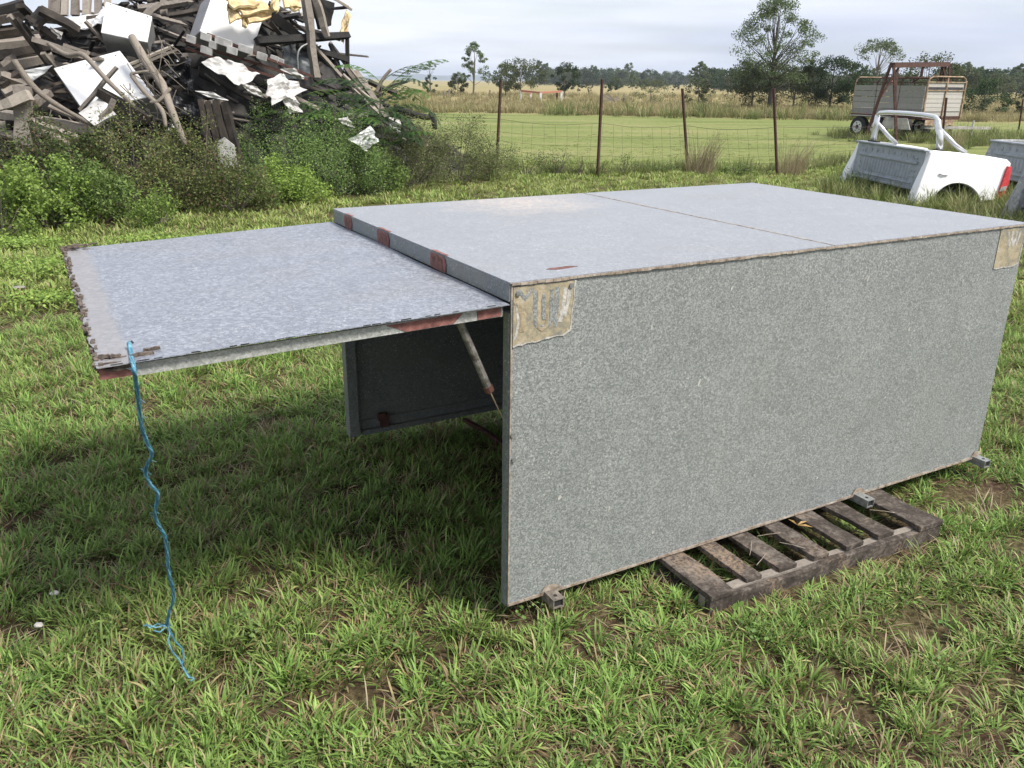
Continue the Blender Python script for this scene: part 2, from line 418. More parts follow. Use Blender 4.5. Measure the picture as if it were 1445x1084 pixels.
# ------------------------------------------------------------------ ground
def ground_material():
    m = NT('ground'); p = m.coord('World')
    sxy = m.node('ShaderNodeSeparateXYZ'); m.link(p, sxy.inputs[0]); X, Y = sxy.outputs[0], sxy.outputs[1]
    fine = m.noise(p, 60, 5, .7); med = m.noise(p, 9, 5, .65); big = m.noise(p, 1.1, 5, .6)
    soil = m.ramp(m.math('ADD', m.math('MULTIPLY', fine, .6), m.math('MULTIPLY', med, .4)), [(.35, (.03, .018, .012)), (.5, (.07, .044, .028)), (.66, (.16, .11, .075))])
    thatch = m.ramp(fine, [(.35, (.035, .032, .014)), (.5, (.085, .075, .032)), (.68, (.18, .155, .08))])
    near = m.mix(m.ramp(m.math('ADD', m.math('MULTIPLY', big, .5), m.math('MULTIPLY', med, .5)), [(.42, 0.0), (.56, .85)]), soil, thatch)
    # mown paddock beyond the fence
    hn = m.noise(m.coord('World', (.12, .5, 1)), 1.0, 6, .65); fn = m.noise(m.coord('World', (1, 1, 1)), 6, 5, .7)
    f = m.math('ADD', m.math('MULTIPLY', hn, .55), m.math('MULTIPLY', fn, .45))
    mown = m.ramp(f, [(.38, (.095, .13, .038)), (.46, (.155, .19, .055)), (.54, (.21, .225, .08)), (.63, (.28, .25, .13))])
    # dry field further out
    dn = m.noise(m.coord('World', (.02, .09, 1)), 1.0, 7, .65)
    dry = m.ramp(dn, [(.32, (.15, .17, .055)), (.45, (.26, .22, .10)), (.58, (.33, .27, .14)), (.72, (.22, .22, .08))])
    wob = m.math('MULTIPLY', m.math('SUBTRACT', big, .5), 3.0)
    t1 = m.ramp(m.math('DIVIDE', m.math('SUBTRACT', m.math('ADD', Y, wob), 9.0), 8.0), [(0, 0.0), (1, 1.0)])
    edge = m.math('ADD', m.math('ADD', Y, m.math('MULTIPLY', X, .18)), m.math('MULTIPLY', wob, 1.0))
    t2 = m.ramp(m.math('DIVIDE', m.math('SUBTRACT', edge, 39.5), 4.0), [(0, 0.0), (1, 1.0)])
    col = m.mix(t1, near, mown); col = m.mix(t2, col, dry)
    m.bump(m.math('ADD', fine, m.math('MULTIPLY', med, 2.0)), .6, .02)
    return m.set(col, .95, 0, .15)
MAT['ground'] = ground_material()
def make_ground():
    ys = np.concatenate([np.arange(-3, 6.5, .05), np.arange(6.5, 20, .25), [22, 25, 30, 36, 45, 60, 90, 150, 300, 700, 1500, 4000, 9000]])
    xc = np.concatenate([[-9000, -4000, -1500, -700, -300, -150, -80, -45, -28, -18, -12, -8], np.arange(-6, 6.01, .05), [8, 12, 18, 28, 45, 80, 150, 300, 700, 1500, 4000, 9000]])
    ys = np.concatenate([[-300, -60, -15, -6], ys])
    X, Y = np.meshgrid(xc, ys); Z = np.where((np.abs(X) <= 12) & (Y < 20) & (Y > -5), gz(X, Y), 0.0)
    Z = Z - .0
    v = np.stack([X, Y, Z], -1).reshape(-1, 3); nx = len(xc); ny = len(ys)
    i = np.arange(ny-1)[:, None]*nx + np.arange(nx-1)[None]
    f = np.stack([i, i+1, i+nx+1, i+nx], -1).reshape(-1, 4)
    o = np_mesh('ground', v, f, MAT['ground'], smooth=True); tag(o, kind='structure')
make_ground()
def hills():
    m = NT('hill_hazed'); v = m.coord('World'); n = m.noise(v, .02, 6, .6)
    mat = m.set(m.ramp(n, [(.35, (.055, .085, .085)), (.65, (.10, .13, .125))]), .95, 0, .1)  # bluish cast of distant haze painted into the hill colour
    mb = MB(); xs = list(range(-3600, 4200, 60)); D = 2900
    for x in xs: pass
    prof = []
    for x in xs:
        h = 12 + 14*math.sin(x*.0016+.5) + 6*math.sin(x*.0051+2) + 3*math.sin(x*.013) + rnd.uniform(-1, 1)
        h = max(h, 4) + (7 if x < -300 else 0)
        prof.append(h)
    vs_ = []
    for x, h in zip(xs, prof):
        vs_ += [(x, D, 0), (x, D+180, h*.75), (x, D+420, h), (x, D+900, 0)]
    fs = []
    for i in range(len(xs)-1):
        for k in range(3): fs.append((4*i+k, 4*i+4+k, 4*i+5+k, 4*i+1+k))
    mb.add(vs_, fs); tag(mb.build('far_hills', mat, smooth=True), kind='structure')
hills()

# ------------------------------------------------------------------ galvanised box with its raised flap
yaw = .5125
O = Vector((-.005, 1.996, .07)); E = Vector((math.cos(yaw), math.sin(yaw), 0)); Nn = Vector((-math.sin(yaw), math.cos(yaw), 0)); U = Vector((0, 0, 1))
BL, BW, BH = 2.118, 1.365, .918
def bp(a, b, c): return O + E*a + Nn*b + U*c
def bbox(mb, a0, a1, b0, b1, c0, c1): mb.obox(bp(a0, b0, c0), E*(a1-a0), Nn*(b1-b0), U*(c1-c0))
steel = empty('steel_crate', bp(BL/2, BW/2, 0), 'large galvanised steel box, open at its left end, standing on a timber pallet', 'metal box')
def spart(fn, name, mat, parent=None, bevel=0, **k):
    mb = MB(); fn(mb); return mb.build(name, mat, parent or steel, bevel=bevel, **k)
# near side sheet (with a hair of bow), far side, closed end
spart(lambda m: bbox(m, 0, BL, 0, .004, .0, BH-.002), 'side_panel', MAT['galv_side'], bevel=.001)
spart(lambda m: bbox(m, .0, BL, BW-.004, BW, .0, BH-.002), 'side_panel', MAT['galv_inner_shaded'])
spart(lambda m: bbox(m, BL-.004, BL, .006, BW-.006, .0, BH-.004), 'end_panel', MAT['galv_inner_shaded'])
# two roof sheets meeting in a seam
seam = 1.12
spart(lambda m: bbox(m, -.004, seam-.002, -.004, BW+.004, BH, BH+.0035), 'top_sheet', MAT['galv_top'])
spart(lambda m: bbox(m, seam+.002, BL+.003, -.004, BW+.004, BH, BH+.0035), 'top_sheet', MAT['galv_top'])
def seamline(m):
    for i in range(26):
        a = seam + rnd.uniform(-.0012, .0012); b0 = BW*i/26; b1 = BW*(i+1)/26-.002
        wd = rnd.uniform(.002, .0045)
        bbox(m, a-wd, a+wd, b0, b1, BH+.0036, BH+.0048)
spart(seamline, 'seam_filler', MAT['seam'])
def edge_trim(m):
    n = 90
    for i in range(n):
        a0 = BL*i/n; a1 = BL*(i+1)/n-.001; h = rnd.uniform(.0035, .0062)
        bbox(m, a0, a1, -.0062, -.0042, BH-h, BH+.001)
spart(edge_trim, 'edge_sealant', MAT['seam'])
def bottom_trim(m):
    n = 40
    for i in range(n):
        a0 = BL*i/n; a1 = BL*(i+1)/n-.001; bbox(m, a0, a1, -.0025, -.0003, 0, rnd.uniform(.004, .010))
    for i in range(22):
        c0 = BH*i/22; bbox(m, -.0005, rnd.uniform(.002, .005), -.0025, -.0003, c0, c0+BH/22-.002)
spart(bottom_trim, 'rusty_edge', MAT['seam'])
# frame: corner posts, head rail over the opening
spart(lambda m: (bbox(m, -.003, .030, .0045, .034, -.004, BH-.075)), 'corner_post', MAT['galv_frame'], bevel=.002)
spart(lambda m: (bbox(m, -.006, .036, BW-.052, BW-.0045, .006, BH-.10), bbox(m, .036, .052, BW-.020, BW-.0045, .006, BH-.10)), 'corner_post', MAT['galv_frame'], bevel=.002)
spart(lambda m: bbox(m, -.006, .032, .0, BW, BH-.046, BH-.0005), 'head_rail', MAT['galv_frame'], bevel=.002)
for b, wd in ((.36, .10), (.79, .10), (1.15, .075)):
    def pp(m):
        m.prism([bp(-.0075, b+wd*u_, BH-.0445+.043*v_) for u_, v_ in ((0, 0), (.5, -.02), (1, .03), (1.05, .6), (.98, 1), (.1, 1), (-.04, .6))], -E*.0015)
        m.prism([bp(-.006+.03*u_, b+wd*v_, BH+.0037) for u_, v_ in ((0, 0), (.35, .05), (.3, .5), (.4, .9), (0, 1))], U*.0012)
    spart(pp, 'primer_patch', MAT['primer'])
    spart(lambda m: m.prism([bp(-.0092, b+wd*u_, BH-.044+.04*v_) for u_, v_ in ((.12, .05), (.6, 0), (.85, .2), (.9, .7), (.6, .95), (.2, .9))], -E*.0006), 'primer_patch', MAT['primer_dark'])
# inner ribs on far wall and bottom flange
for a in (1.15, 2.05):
    spart(lambda m: bbox(m, a, a+.04, BW-.03, BW-.0045, .02, BH-.01), 'wall_rib', MAT['galv_inner_shaded'])
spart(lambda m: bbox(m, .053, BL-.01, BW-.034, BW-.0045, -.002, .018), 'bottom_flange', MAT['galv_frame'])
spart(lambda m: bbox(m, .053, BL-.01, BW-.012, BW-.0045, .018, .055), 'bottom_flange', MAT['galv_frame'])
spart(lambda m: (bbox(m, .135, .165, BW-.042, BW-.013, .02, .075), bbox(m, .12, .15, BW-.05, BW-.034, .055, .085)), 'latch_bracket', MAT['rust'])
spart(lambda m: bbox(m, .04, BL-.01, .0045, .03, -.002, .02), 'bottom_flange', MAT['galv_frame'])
for a in (.65, 1.4):
    spart(lambda m: bbox(m, a, a+.03, .035, BW-.05, BH-.035, BH-.001), 'roof_rib', MAT['galv_inner_shaded'])
# square tube ends sticking out under the near side
def lug(a, ln, w_, mat, zoff=-.018):
    def f(m):
        t = .003; c = zoff
        bbox(m, a, a+w_, -ln, .02, c, c+t); bbox(m, a, a+w_, -ln, .02, c+w_*.8-t, c+w_*.8)
        bbox(m, a, a+t, -ln, .02, c+t, c+w_*.8-t); bbox(m, a+w_-t, a+w_, -ln, .02, c+t, c+w_*.8-t)
    o = spart(f, 'tube_end', mat)
    spart(lambda m: bbox(m, a+.003, a+w_-.003, -ln+.006, -ln+.008, zoff+.003, zoff+w_*.8-.003), 'tube_hollow', MAT['hole'], o)
    spart(lambda m: m.cyl(bp(a+w_/2, -ln+.02, zoff+w_*.8), U, .0055, .0012, 10), 'bolt_hole', MAT['hole'], o)
    spart(lambda m: m.prism([bp(a-.012, -.0029, zoff+w_*.8), bp(a+w_+.02, -.0029, zoff+w_*.8+.002), bp(a+w_*.9, -.0029, zoff+w_*.8+.018), bp(a+.004, -.0029, zoff+w_*.8+.02)], -Nn*.001), 'weld_stain', MAT['seam'], o)
lug(.118, .052, .036, MAT['lug']); lug(1.405, .062, .036, MAT['lug_galv']); lug(2.085, .055, .036, MAT['lug_galv'])
# sealant corners with finger smears
def corner_patch(a0, a1, c0, c1, flip):
    n = 40; poly = []
    def edge(p, q, k, amp):
        for i in range(k):
            t = i/k; poly.append((p[0]+(q[0]-p[0])*t + rnd.uniform(-amp, amp), p[1]+(q[1]-p[1])*t + rnd.uniform(-amp, amp)))
    edge((a0, c0+(.012 if flip else -.0)), (a1-.02, c0+.012), 12, .0022); edge((a1-.01, c0+.02), (a1, c1), 10, .002); edge((a1, c1), (a0, c1), 4, 0)
    edge((a0, c1), (a0, c0), 4, 0)
    def f(m): m.prism([bp(a, -.0010, c) for a, c in poly], -Nn*.0012)
    o = spart(f, 'sealant_patch', MAT['sealant_base'])
    # pale rim
    def rim(m):
        for i in range(22):
            p = poly[i]; q = poly[i+1]
            m.beam(bp(p[0], -.0030, p[1]), bp(q[0], -.0030, q[1]), rnd.uniform(.002, .006), .0006, Nn)
    spart(rim, 'sealant_rim', MAT['sealant_pale'], o)
    return o
def sealant_base():
    m = NT('sealant_base'); v = m.coord(); n = m.noise(v, 17, 6, .7, 1.0); n2 = m.noise(v, 120, 4, .7); n3 = m.noise(v, 7, 4, .6)
    c = m.ramp(m.math('ADD', m.math('MULTIPLY', n, .7), m.math('MULTIPLY', n2, .3)), [(.36, (.17, .18, .17)), (.47, (.27, .24, .17)), (.55, (.37, .31, .20)), (.68, (.42, .39, .33))])
    m.bump(n2, .5, .003); return m.set(c, .8)
MAT['sealant_base'] = sealant_base()
pa = corner_patch(.006, .185, BH-.160, BH-.010, False)
def smear(pts, w_, mat, parent, y=-.0026):
    def f(m):
        P_ = [Vector(p) for p in pts]
        # resample
        out_ = []
        for i in range(len(P_)-1):
            for k in range(5): out_.append(P_[i].lerp(P_[i+1], k/5))
        out_.append(P_[-1]); vs_ = []
        for i, p in enumerate(out_):
            d = (out_[min(i+1, len(out_)-1)]-out_[max(i-1, 0)]).normalized(); s_ = Vector((-d.y, d.x)); ww = w_*rnd.uniform(.8, 1.2)/2
            for q in (p+s_*ww, p-s_*ww): vs_.append(bp(q.x, y, q.y)); 
            for q in (p+s_*ww*.6, p-s_*ww*.6): vs_.append(bp(q.x, y-.0004, q.y))
        fs = []
        for i in range(len(out_)-1):
            b = 4*i; fs += [(b+2, b+3, b+7, b+6), (b, b+2, b+6, b+4), (b+3, b+1, b+5, b+7)]
        m.add(vs_, fs)
    return spart(f, 'sealant_smear', mat, parent)
def arc_u(cx_, top, bot, hw):
    return [(cx_-hw, top)] + [(cx_+hw*math.sin(-PI/2+PI*i/8), bot+hw-hw*math.cos(-PI/2+PI*i/8)) for i in range(9)] + [(cx_+hw, top)]
T = BH
grey_sm = MAT['galv_side']
smear(arc_u(.092, T-0.0252, T-0.1218, .024), .012, grey_sm, pa); 
smear(arc_u(.090, T-.03, T-.126, .012), .009, MAT['sealant'], pa, -.0031)
smear([(.094, T-0.0336), (.093, T-0.0672), (.095, T-0.1008)], .012, grey_sm, pa, -.0030)
smear([(.132, T-0.0210), (.130, T-0.0756), (.128, T-0.1243)], .013, grey_sm, pa)
smear([(.156, T-0.0252), (.150, T-0.0756), (.142, T-0.1134)], .012, MAT['sealant_pale'], pa)
smear([(.170, T-0.0252), (.164, T-0.0672), (.155, T-0.1008)], .010, MAT['sealant_pale'], pa)
smear([(.012, T-0.0462), (.035, T-0.0840), (.03, T-0.1260)], .016, MAT['sealant'], pa)
smear([(.018, T-0.0168), (.04, T-0.0420), (.06, T-0.0168)], .009, grey_sm, pa)
smear([(.014, T-0.0504), (.02, T-0.1008), (.012, T-0.1428)], .007, MAT['sealant_pale'], pa)
for a, c in ((.018, T-.026), (.172, T-.022), (.008, T-.40), (.012, T-.47)):
    spart(lambda m: m.cyl(bp(a, -.003, c), -Nn, .0065, .0035, 10), 'screw', MAT['lug_galv'])
pb = corner_patch(BL-.155, BL-.004, BH-.16, BH-.010, True)
for a in (.06, .038, .018):
    smear([(BL-.03-a-.02, T-.02), (BL-.03-a, T-.075), (BL-.03-a+.012, T-.022)], .008, MAT['sealant_pale'], pb)
# flecks of bird lime / scratches on the near face, as thin raised marks
for a, c, l_, w_ in ((.63, .56, .020, .006), (.16, .30, .012, .008), (1.55, .60, .012, .006), (.44, .75, .010, .004), (.21, .68, .014, .003), (1.02, .49, .008, .005), (1.30, .80, .018, .004),
                     (.33, .22, .018, .004), (.9, .2, .006, .006), (1.8, .74, .010, .005), (.72, .83, .012, .004), (.08, .12, .006, .005), (1.2, .12, .007, .005), (1.66, .3, .012, .003), (.5, .1, .008, .004)):
    spart(lambda m: m.prism([bp(a+w_*.7*math.cos(t)+.2*l_*math.sin(t), -.0006, c+l_*.6*math.sin(t)) for t in [i*PI/4 for i in range(8)]], -Nn*.0006), 'pale_mark', MAT['sealant_pale'])
# dry mud smear on roof
spart(lambda m: m.prism([bp(.20+.045*math.cos(t)+rnd.uniform(-.006, .006), .085+.011*math.sin(t)+rnd.uniform(-.003, .003), BH+.0037) for t in [i*PI/6 for i in range(12)]], U*.0008), 'rust_mark', MAT['primer_dark'])

# flap (lifted door), hinged just under the head rail
FL = .915; sl = -.0244; hd = .048
FD = -E*math.cos(sl) + U*math.sin(sl); FU = U*math.cos(sl) + E*math.sin(sl)*1.0
HO = bp(-.004, 0, BH-hd)
def fp(a, b, c): return HO + FD*a + Nn*b + FU*c
flap = empty('lifted_door', fp(0, BW/2, 0), 'grey sheet metal door hinged level at the open end of the steel box, rotten timber along its outer edge', 'door')
flap_parent = flap
# flap is a door of the box; it hangs from the box as its own part
def fbox(mb, a0, a1, b0, b1, c0, c1): mb.obox(fp(a0, b0, c0), FD*(a1-a0), Nn*(b1-b0), FU*(c1-c0))
def fpart(fn, name, mat, parent=None, **k):
    mb = MB(); fn(mb); return mb.build(name, mat, parent or flap, **k)
def flap_material():
    mt = galv('door_steel', (.19, .205, .235), (.36, .38, .43), .3, .3, fine=110); t = mt.node_tree; n = t.nodes; b = n['Principled BSDF']
    src = b.inputs['Base Color'].links[0].from_socket
    g = n.new('ShaderNodeNewGeometry'); sub = n.new('ShaderNodeVectorMath'); sub.operation = 'SUBTRACT'; t.links.new(g.outputs['Position'], sub.inputs[0]); sub.inputs[1].default_value = tuple(HO)
    dt = n.new('ShaderNodeVectorMath'); dt.operation = 'DOT_PRODUCT'; t.links.new(sub.outputs[0], dt.inputs[0]); dt.inputs[1].default_value = tuple(FD)
    nz_ = n.new('ShaderNodeTexNoise'); nz_.inputs['Scale'].default_value = 5; nz_.inputs['Detail'].default_value = 6; t.links.new(g.outputs['Position'], nz_.inputs['Vector'])
    ad = n.new('ShaderNodeMath'); ad.operation = 'MULTIPLY_ADD'; t.links.new(nz_.outputs[0], ad.inputs[0]); ad.inputs[1].default_value = .045; t.links.new(dt.outputs['Value'], ad.inputs[2])
    mr = n.new('ShaderNodeMapRange'); t.links.new(ad.outputs[0], mr.inputs[0]); mr.inputs[1].default_value = FL-.050; mr.inputs[2].default_value = FL-.030; mr.inputs[4].default_value = .62
    mx = n.new('ShaderNodeMix'); mx.data_type = 'RGBA'; t.links.new(mr.outputs[0], mx.inputs[0]); t.links.new(src, mx.inputs[6]); mx.inputs[7].default_value = (.33, .31, .295, 1); t.links.new(mx.outputs[2], b.inputs['Base Color'])
    return mt
MAT['galv_flap'] = flap_material()
def flapsheet(m):
    na, nb = 30, 30; vs_ = []; 
    for j in range(2):
        for i in range(na+1):
            for k in range(nb+1):
                a = .006 + (FL-.006)*i/na; b = -.012 + (BW+.012)*k/nb
                if i == na: a += .006*math.sin(k*1.7)+rnd.uniform(-.005, .004)*(j == 0)
                z = .0035*math.sin(3*a+1.3*b) - (.002 if j else 0) + .0015*math.sin(9*b)
                vs_.append(fp(a, b, z))
    S = (na+1)*(nb+1); fs = []
    ix = lambda j, i, k: j*S+i*(nb+1)+k
    for i in range(na):
        for k in range(nb):
            fs.append((ix(0, i, k), ix(0, i+1, k), ix(0, i+1, k+1), ix(0, i, k+1))); fs.append((ix(1, i, k), ix(1, i, k+1), ix(1, i+1, k+1), ix(1, i+1, k)))
    for i in range(na):
        for k in (0, nb): fs.append((ix(0, i, k), ix(0, i+1, k), ix(1, i+1, k), ix(1, i, k)))
    for k in range(nb):
        for i in (0, na): fs.append((ix(0, i, k), ix(0, i, k+1), ix(1, i, k+1), ix(1, i, k)))
    m.add(vs_, fs)
fpart(flapsheet, 'door_sheet', MAT['galv_flap'], smooth=False)
MAT['galv_pale'] = galv('galv_pale', (.30, .31, .29), (.52, .53, .50), .25, .15)
fpart(lambda m: (fbox(m, .02, FL-.06, .004, .010, -.032, -.0065), fbox(m, .02, FL-.06, .010, .035, -.032, -.028)), 'side_rail', MAT['galv_pale'])
fpart(lambda m: fbox(m, .02, FL-.06, BW-.03, BW-.012, -.040, -.0065), 'side_rail', MAT['galv_pale'])
fpart(lambda m: fbox(m, FL-.045, FL-.02, .03, BW-.03, -.030, -.0065), 'end_rail', MAT['rust'])
fpart(lambda m: fbox(m, .012, .04, .012, BW-.012, -.035, -.0065), 'hinge_rail', MAT['galv_frame'])
for a0, a1, a2, a3 in ((.0225, .0225, .085, .088), (.125, .15, .27, .32)):
    fpart(lambda m: m.prism([fp(a, .0038, c) for a, c in ((a0, -.008), (a1, -.030), (a2, -.031), ((a2+a3)/2, -.019), (a3, -.009))], -Nn*.0015), 'primer_patch', MAT['primer'])
fpart(lambda m: fbox(m, FL-.060, FL-.0, .006, .02, -.030, -.008), 'corner_bracket', MAT['primer'])
def lipthin(m):
    n = 36
    for i in range(n):
        a0 = .02+(FL-.04)*i/n; 
        if rnd.random() < .55: fbox(m, a0, a0+(FL-.04)/n*rnd.uniform(.5, 1.0), -.0128, -.0108, .0028, .0034+.001*rnd.random())
fpart(lipthin, 'folded_lip', MAT['hole'])
# rotten outer edge: crumbled timber and rust flakes
def rotten(m):
    for i in range(230):
        b = rnd.uniform(-.005, BW-.02); a = FL + rnd.uniform(-.008, .004)
        s_ = rnd.uniform(.004, .012); p = fp(a, b, rnd.uniform(-.016, .0035))
        q = p + Nn*rnd.uniform(.010, .035) + FD*rnd.uniform(-.003, .003)
        m.beam(p, q, s_*.8, s_*.6, U, .002, 2)
fpart(rotten, 'rotten_edge', MAT['rusty_lip'])
def corner_rot(m):
    for b0, a0 in ((.03, FL), (BW-.02, FL)):
        for i in range(20):
            t = rnd.random(); a = a0 + .028 - rnd.uniform(0, .10)*(.4 if i % 3 else 1)-.02; b = b0 + rnd.uniform(-.03, .02)
            p = fp(a, b, rnd.uniform(-.012, .010)); q = p + E*rnd.uniform(.015, .05) + Nn*rnd.uniform(-.008, .008)
            m.beam(p, q, rnd.uniform(.003, .008), rnd.uniform(.003, .007), U, .003, 3)
fpart(corner_rot, 'rotten_corner', MAT['rusty_lip'])
# latch hole and screw heads on the flap
fpart(lambda m: m.prism([onplane(x_, y_, fp(0, 0, .004), FU) for x_, y_ in ((181, 483), (186, 481), (189, 484), (184, 485))], U*.0012), 'slot', MAT['hole'])

# prop rod under the flap with its thin inner rod
pn = Nn; p0 = bp(0, .045, 0)
a1 = onplane(645, 446, p0, pn); a2 = onplane(690, 550, p0, pn); a3 = onplane(722, 615, p0, pn)
prop = empty('prop_strut', a2, 'slim worn tubular strut propping the lifted door, angled into the box opening', 'strut')
m = MB(); m.tube([a1, a2], .0100, 12); m.build('tube', MAT['zinc_strut'], prop, smooth=False)
m = MB(); m.tube([a2-(a2-a1).normalized()*.012, a2+(a2-a1).normalized()*.004], .0135, 12); m.build('collar', MAT['rust'], prop)
m = MB(); m.tube([a2, a3, a3+(a3-a2)*.8], .0022, 6); m.build('inner_rod', MAT['rust_bright'], prop)
# loose rusty bar lying inside on the grass
m = MB(); q0 = at(655, 592, .05); q1 = at(735, 640, .03); m.beam(q0, q1+(q1-q0)*.8, .018, .014, U, .003, 5)
tag(m.build('rusty_bar', MAT['rust'], origin=q0), 'thin rusty bar lying on the shaded grass inside the box opening', 'metal bar')

# ------------------------------------------------------------------ pallet
Pn = at(1003, 842, .066); Pr = at(1330, 733, .066); X1 = (Pr-Pn); PL = X1.length; X1 = X1.normalized(); Y1 = Vector((-X1.y, X1.x, 0))
pal = empty('timber_pallet', Vector((Pn.x, Pn.y, 0)), 'dark weathered hardwood pallet sticking out from under the near side of the steel box', 'pallet')
def pbox(m, a0, a1, b0, b1, c0, c1, j=0, seg=1):
    # bowed, rough-sawn board running along X1 or Y1
    long_y = (b1-b0) > (a1-a0)
    if long_y:
        m.beam(Pn*1+X1*(a0+a1)/2+Y1*b0+U*((c0+c1)/2-.066), Pn+X1*(a0+a1)/2+Y1*b1+U*((c0+c1)/2-.066), a1-a0, c1-c0, U, j, seg)
    else:
        m.beam(Pn+Y1*(b0+b1)/2+X1*a0+U*((c0+c1)/2-.066), Pn+Y1*(b0+b1)/2+X1*a1+U*((c0+c1)/2-.066), b1-b0, c1-c0, U, j, seg)
SL = 1.0
for k, (a0, wd) in enumerate(((-.003, .092), (.152, .068), (.284, .080), (.430, .070), (.573, .080), (.722, .074), (PL-.108, .106))):
    m = MB(); pbox(m, a0, a0+wd, .022 if k not in (0, 6) else -.004, SL, .048, .066+rnd.uniform(-.002, .001), .002, 8)
    o = m.build('slat', MAT['pallet'], pal, bevel=.002)
m = MB(); pbox(m, 0, PL, 0, .022, -.03, .0475, .0015, 8); m.build('side_board', MAT['pallet'], pal, bevel=.003)
m = MB(); pbox(m, .0, PL, .023, .052, -.03, .0475, .0015, 8); m.build('stringer', MAT['wood_grey'], pal, bevel=.003)
for b in (.48, .9):
    m = MB(); pbox(m, .0, PL, b, b+.05, -.03, .0475, .0015, 8); m.build('stringer', MAT['pallet'], pal, bevel=.003)
m = MB(); pbox(m, -.03, .07, .06, .95, -.005, .02, .0015, 8); m.build('bottom_board', MAT['pallet'], pal, bevel=.003)
# dried leaf and straw on the pallet
leafm = simple('dry_leaf', (.30, .17, .05), .7, 0, .3, 30, (.45, .30, .10)); grn = simple('clover', (.12, .20, .04), .6)
lp = at(1125, 741, .068); m = MB()
for a_, l_ in ((.5, .045), (2.1, .04), (-.4, .05)):
    d = Vector((math.cos(a_), math.sin(a_), 0)); s_ = Vector((-d.y, d.x, 0))
    m.add([lp, lp+d*l_*.5+s_*.006+U*.006, lp+d*l_+U*.003, lp+d*l_*.5-s_*.006+U*.005], [(0, 1, 2, 3)])
tag(m.build('dry_leaf', leafm, origin=lp), 'curled orange-brown dead leaves on the fourth pallet slat', 'dead leaf')
for i, (px_, py_, ang) in enumerate(((1085, 755, .2), (1060, 775, 1.2), (1245, 722, -.3), (1075, 790, .9), (1118, 770, -.5))):
    p = at(px_, py_, .069); d = Vector((math.cos(ang), math.sin(ang), 0)); m = MB()
    m.tube([p-d*.04, p+U*.003, p+d*.045+Y1*.006], .0010, 5)
    tag(m.build('straw', MAT['seam'], origin=p), 'thin dry grass stalk lying on the pallet slats', 'straw', 'loose straws on the pallet')
cl = at(1040, 848, .055)
wp = empty('clover_sprig', Vector((cl.x, cl.y, 0)), 'tiny two-leaved green seedling against the pallet side board', 'seedling'); m = MB()
base = Vector((cl.x, cl.y-.012, 0)); top = base+U*.05
m.tube([base, top], .001, 5); m.build('stem', grn, wp)
for s_ in (-1, 1):
    m = MB(); c = top+X1*.012*s_; m.prism([c+X1*.011*math.cos(t)+U*.009*math.sin(t) for t in [i*PI/4 for i in range(8)]], -Y1*.0008); m.build('leaf', grn, wp)

# ------------------------------------------------------------------ blue twine
def rope():
    t0 = at(183, 490, .925); t0.z += .004
    e0 = onplane(188, 521, fp(0, 0, .006), FU); e0y = e0.y-.012; pts = [(183, 490, t0.y), (186, 506, (t0.y+e0.y)/2-.004), (189, 520, e0y)]
    spec = [(192, 540), (197, 575), (200, 600), (208, 625), (215, 640), (209, 655), (206, 668), (213, 684), (223, 696), (221, 712), (219, 728), (226, 745), (233, 758), (236, 785), (238, 808), (243, 830), (244, 848), (239, 862), (235, 882)]
    gd = at(235, 882, .06).y
    for x_, y_ in spec: pts.append((x_, y_, e0y + (gd-e0y)*(y_-520)/(882-520)))
    P_ = [atD(x_, y_, D_) for x_, y_, D_ in pts]
    # smooth
    Q = []
    for i in range(len(P_)-1):
        a, b, c, d = P_[max(i-1, 0)], P_[i], P_[i+1], P_[min(i+2, len(P_)-1)]
        for k in range(5):
            t = k/5; Q.append(.5*((2*b)+(-a+c)*t+(2*a-5*b+4*c-d)*t*t+(-a+3*b-3*c+d)*t**3))
    Q.append(P_[-1])
    return Q
RQ = rope()
tw = empty('blue_twine', RQ[0], 'frayed blue baling twine hanging from the outer corner of the lifted door to the grass', 'twine')
def strand(Q, off, r, tws, name='strand', mat=None, fray=0):
    m = MB(); out_ = []
    for i, p in enumerate(Q):
        a = off + i*tws; rr_ = r*(1.35+.5*math.sin(i*.37+off)); out_.append(p + Rv*math.cos(a)*rr_ + Fv*math.sin(a)*rr_)
    m.tube(out_, r, 6); m.build(name, mat or MAT['twine'], tw, smooth=True)
m2 = simple('twine_dark', (.03, .14, .24), .6, 0, .3, 60, (.07, .26, .38), .5)
for k in range(5): strand(RQ, k*PI*2/5, .0019, .42, mat=MAT['twine'] if k % 2 else m2)
# knot near the ground, loop and tail lying on the grass
kn = RQ[-1]
def gpts(l, z=.03): return [at(x_, y_, z) for x_, y_ in l]
for k, l in enumerate(([(235, 882), (238, 895), (236, 905), (244, 920), (256, 932), (262, 945), (268, 956)], [(235, 882), (246, 905), (258, 915), (262, 928), (258, 938), (268, 956)],
                       [(235, 882), (222, 886), (210, 882), (203, 883)], [(235, 884), (224, 880), (212, 886), (205, 880)], [(236, 884), (226, 892), (216, 890)], [(262, 945), (264, 955), (272, 958), (268, 962)])):
    strand(gpts(l, .062), k, .0022, .8, mat=MAT['twine'] if k != 1 else m2)
m = MB()
for k in range(16):
    a = rnd.uniform(0, 2*PI); p = RQ[-1]; m.tube([p, p+Rv*math.cos(a)*rnd.uniform(.006, .022)+U*math.sin(a)*.008-Fv*.005], .0006, 4)
for k in range(70):
    i = rnd.randrange(4, len(RQ)-1); p = RQ[i]; m.tube([p, p+Rv*rnd.uniform(-.015, .015)+U*rnd.uniform(-.012, .012)], .0004, 3)
tag(m.build('frayed_fibres', MAT['twine'], tw), kind='stuff')
m = MB(); m.tube([RQ[0]+E*.0-U*.004, RQ[0]+U*.008, RQ[1]], .005, 8); m.build('knot', MAT['twine'], tw, smooth=True)

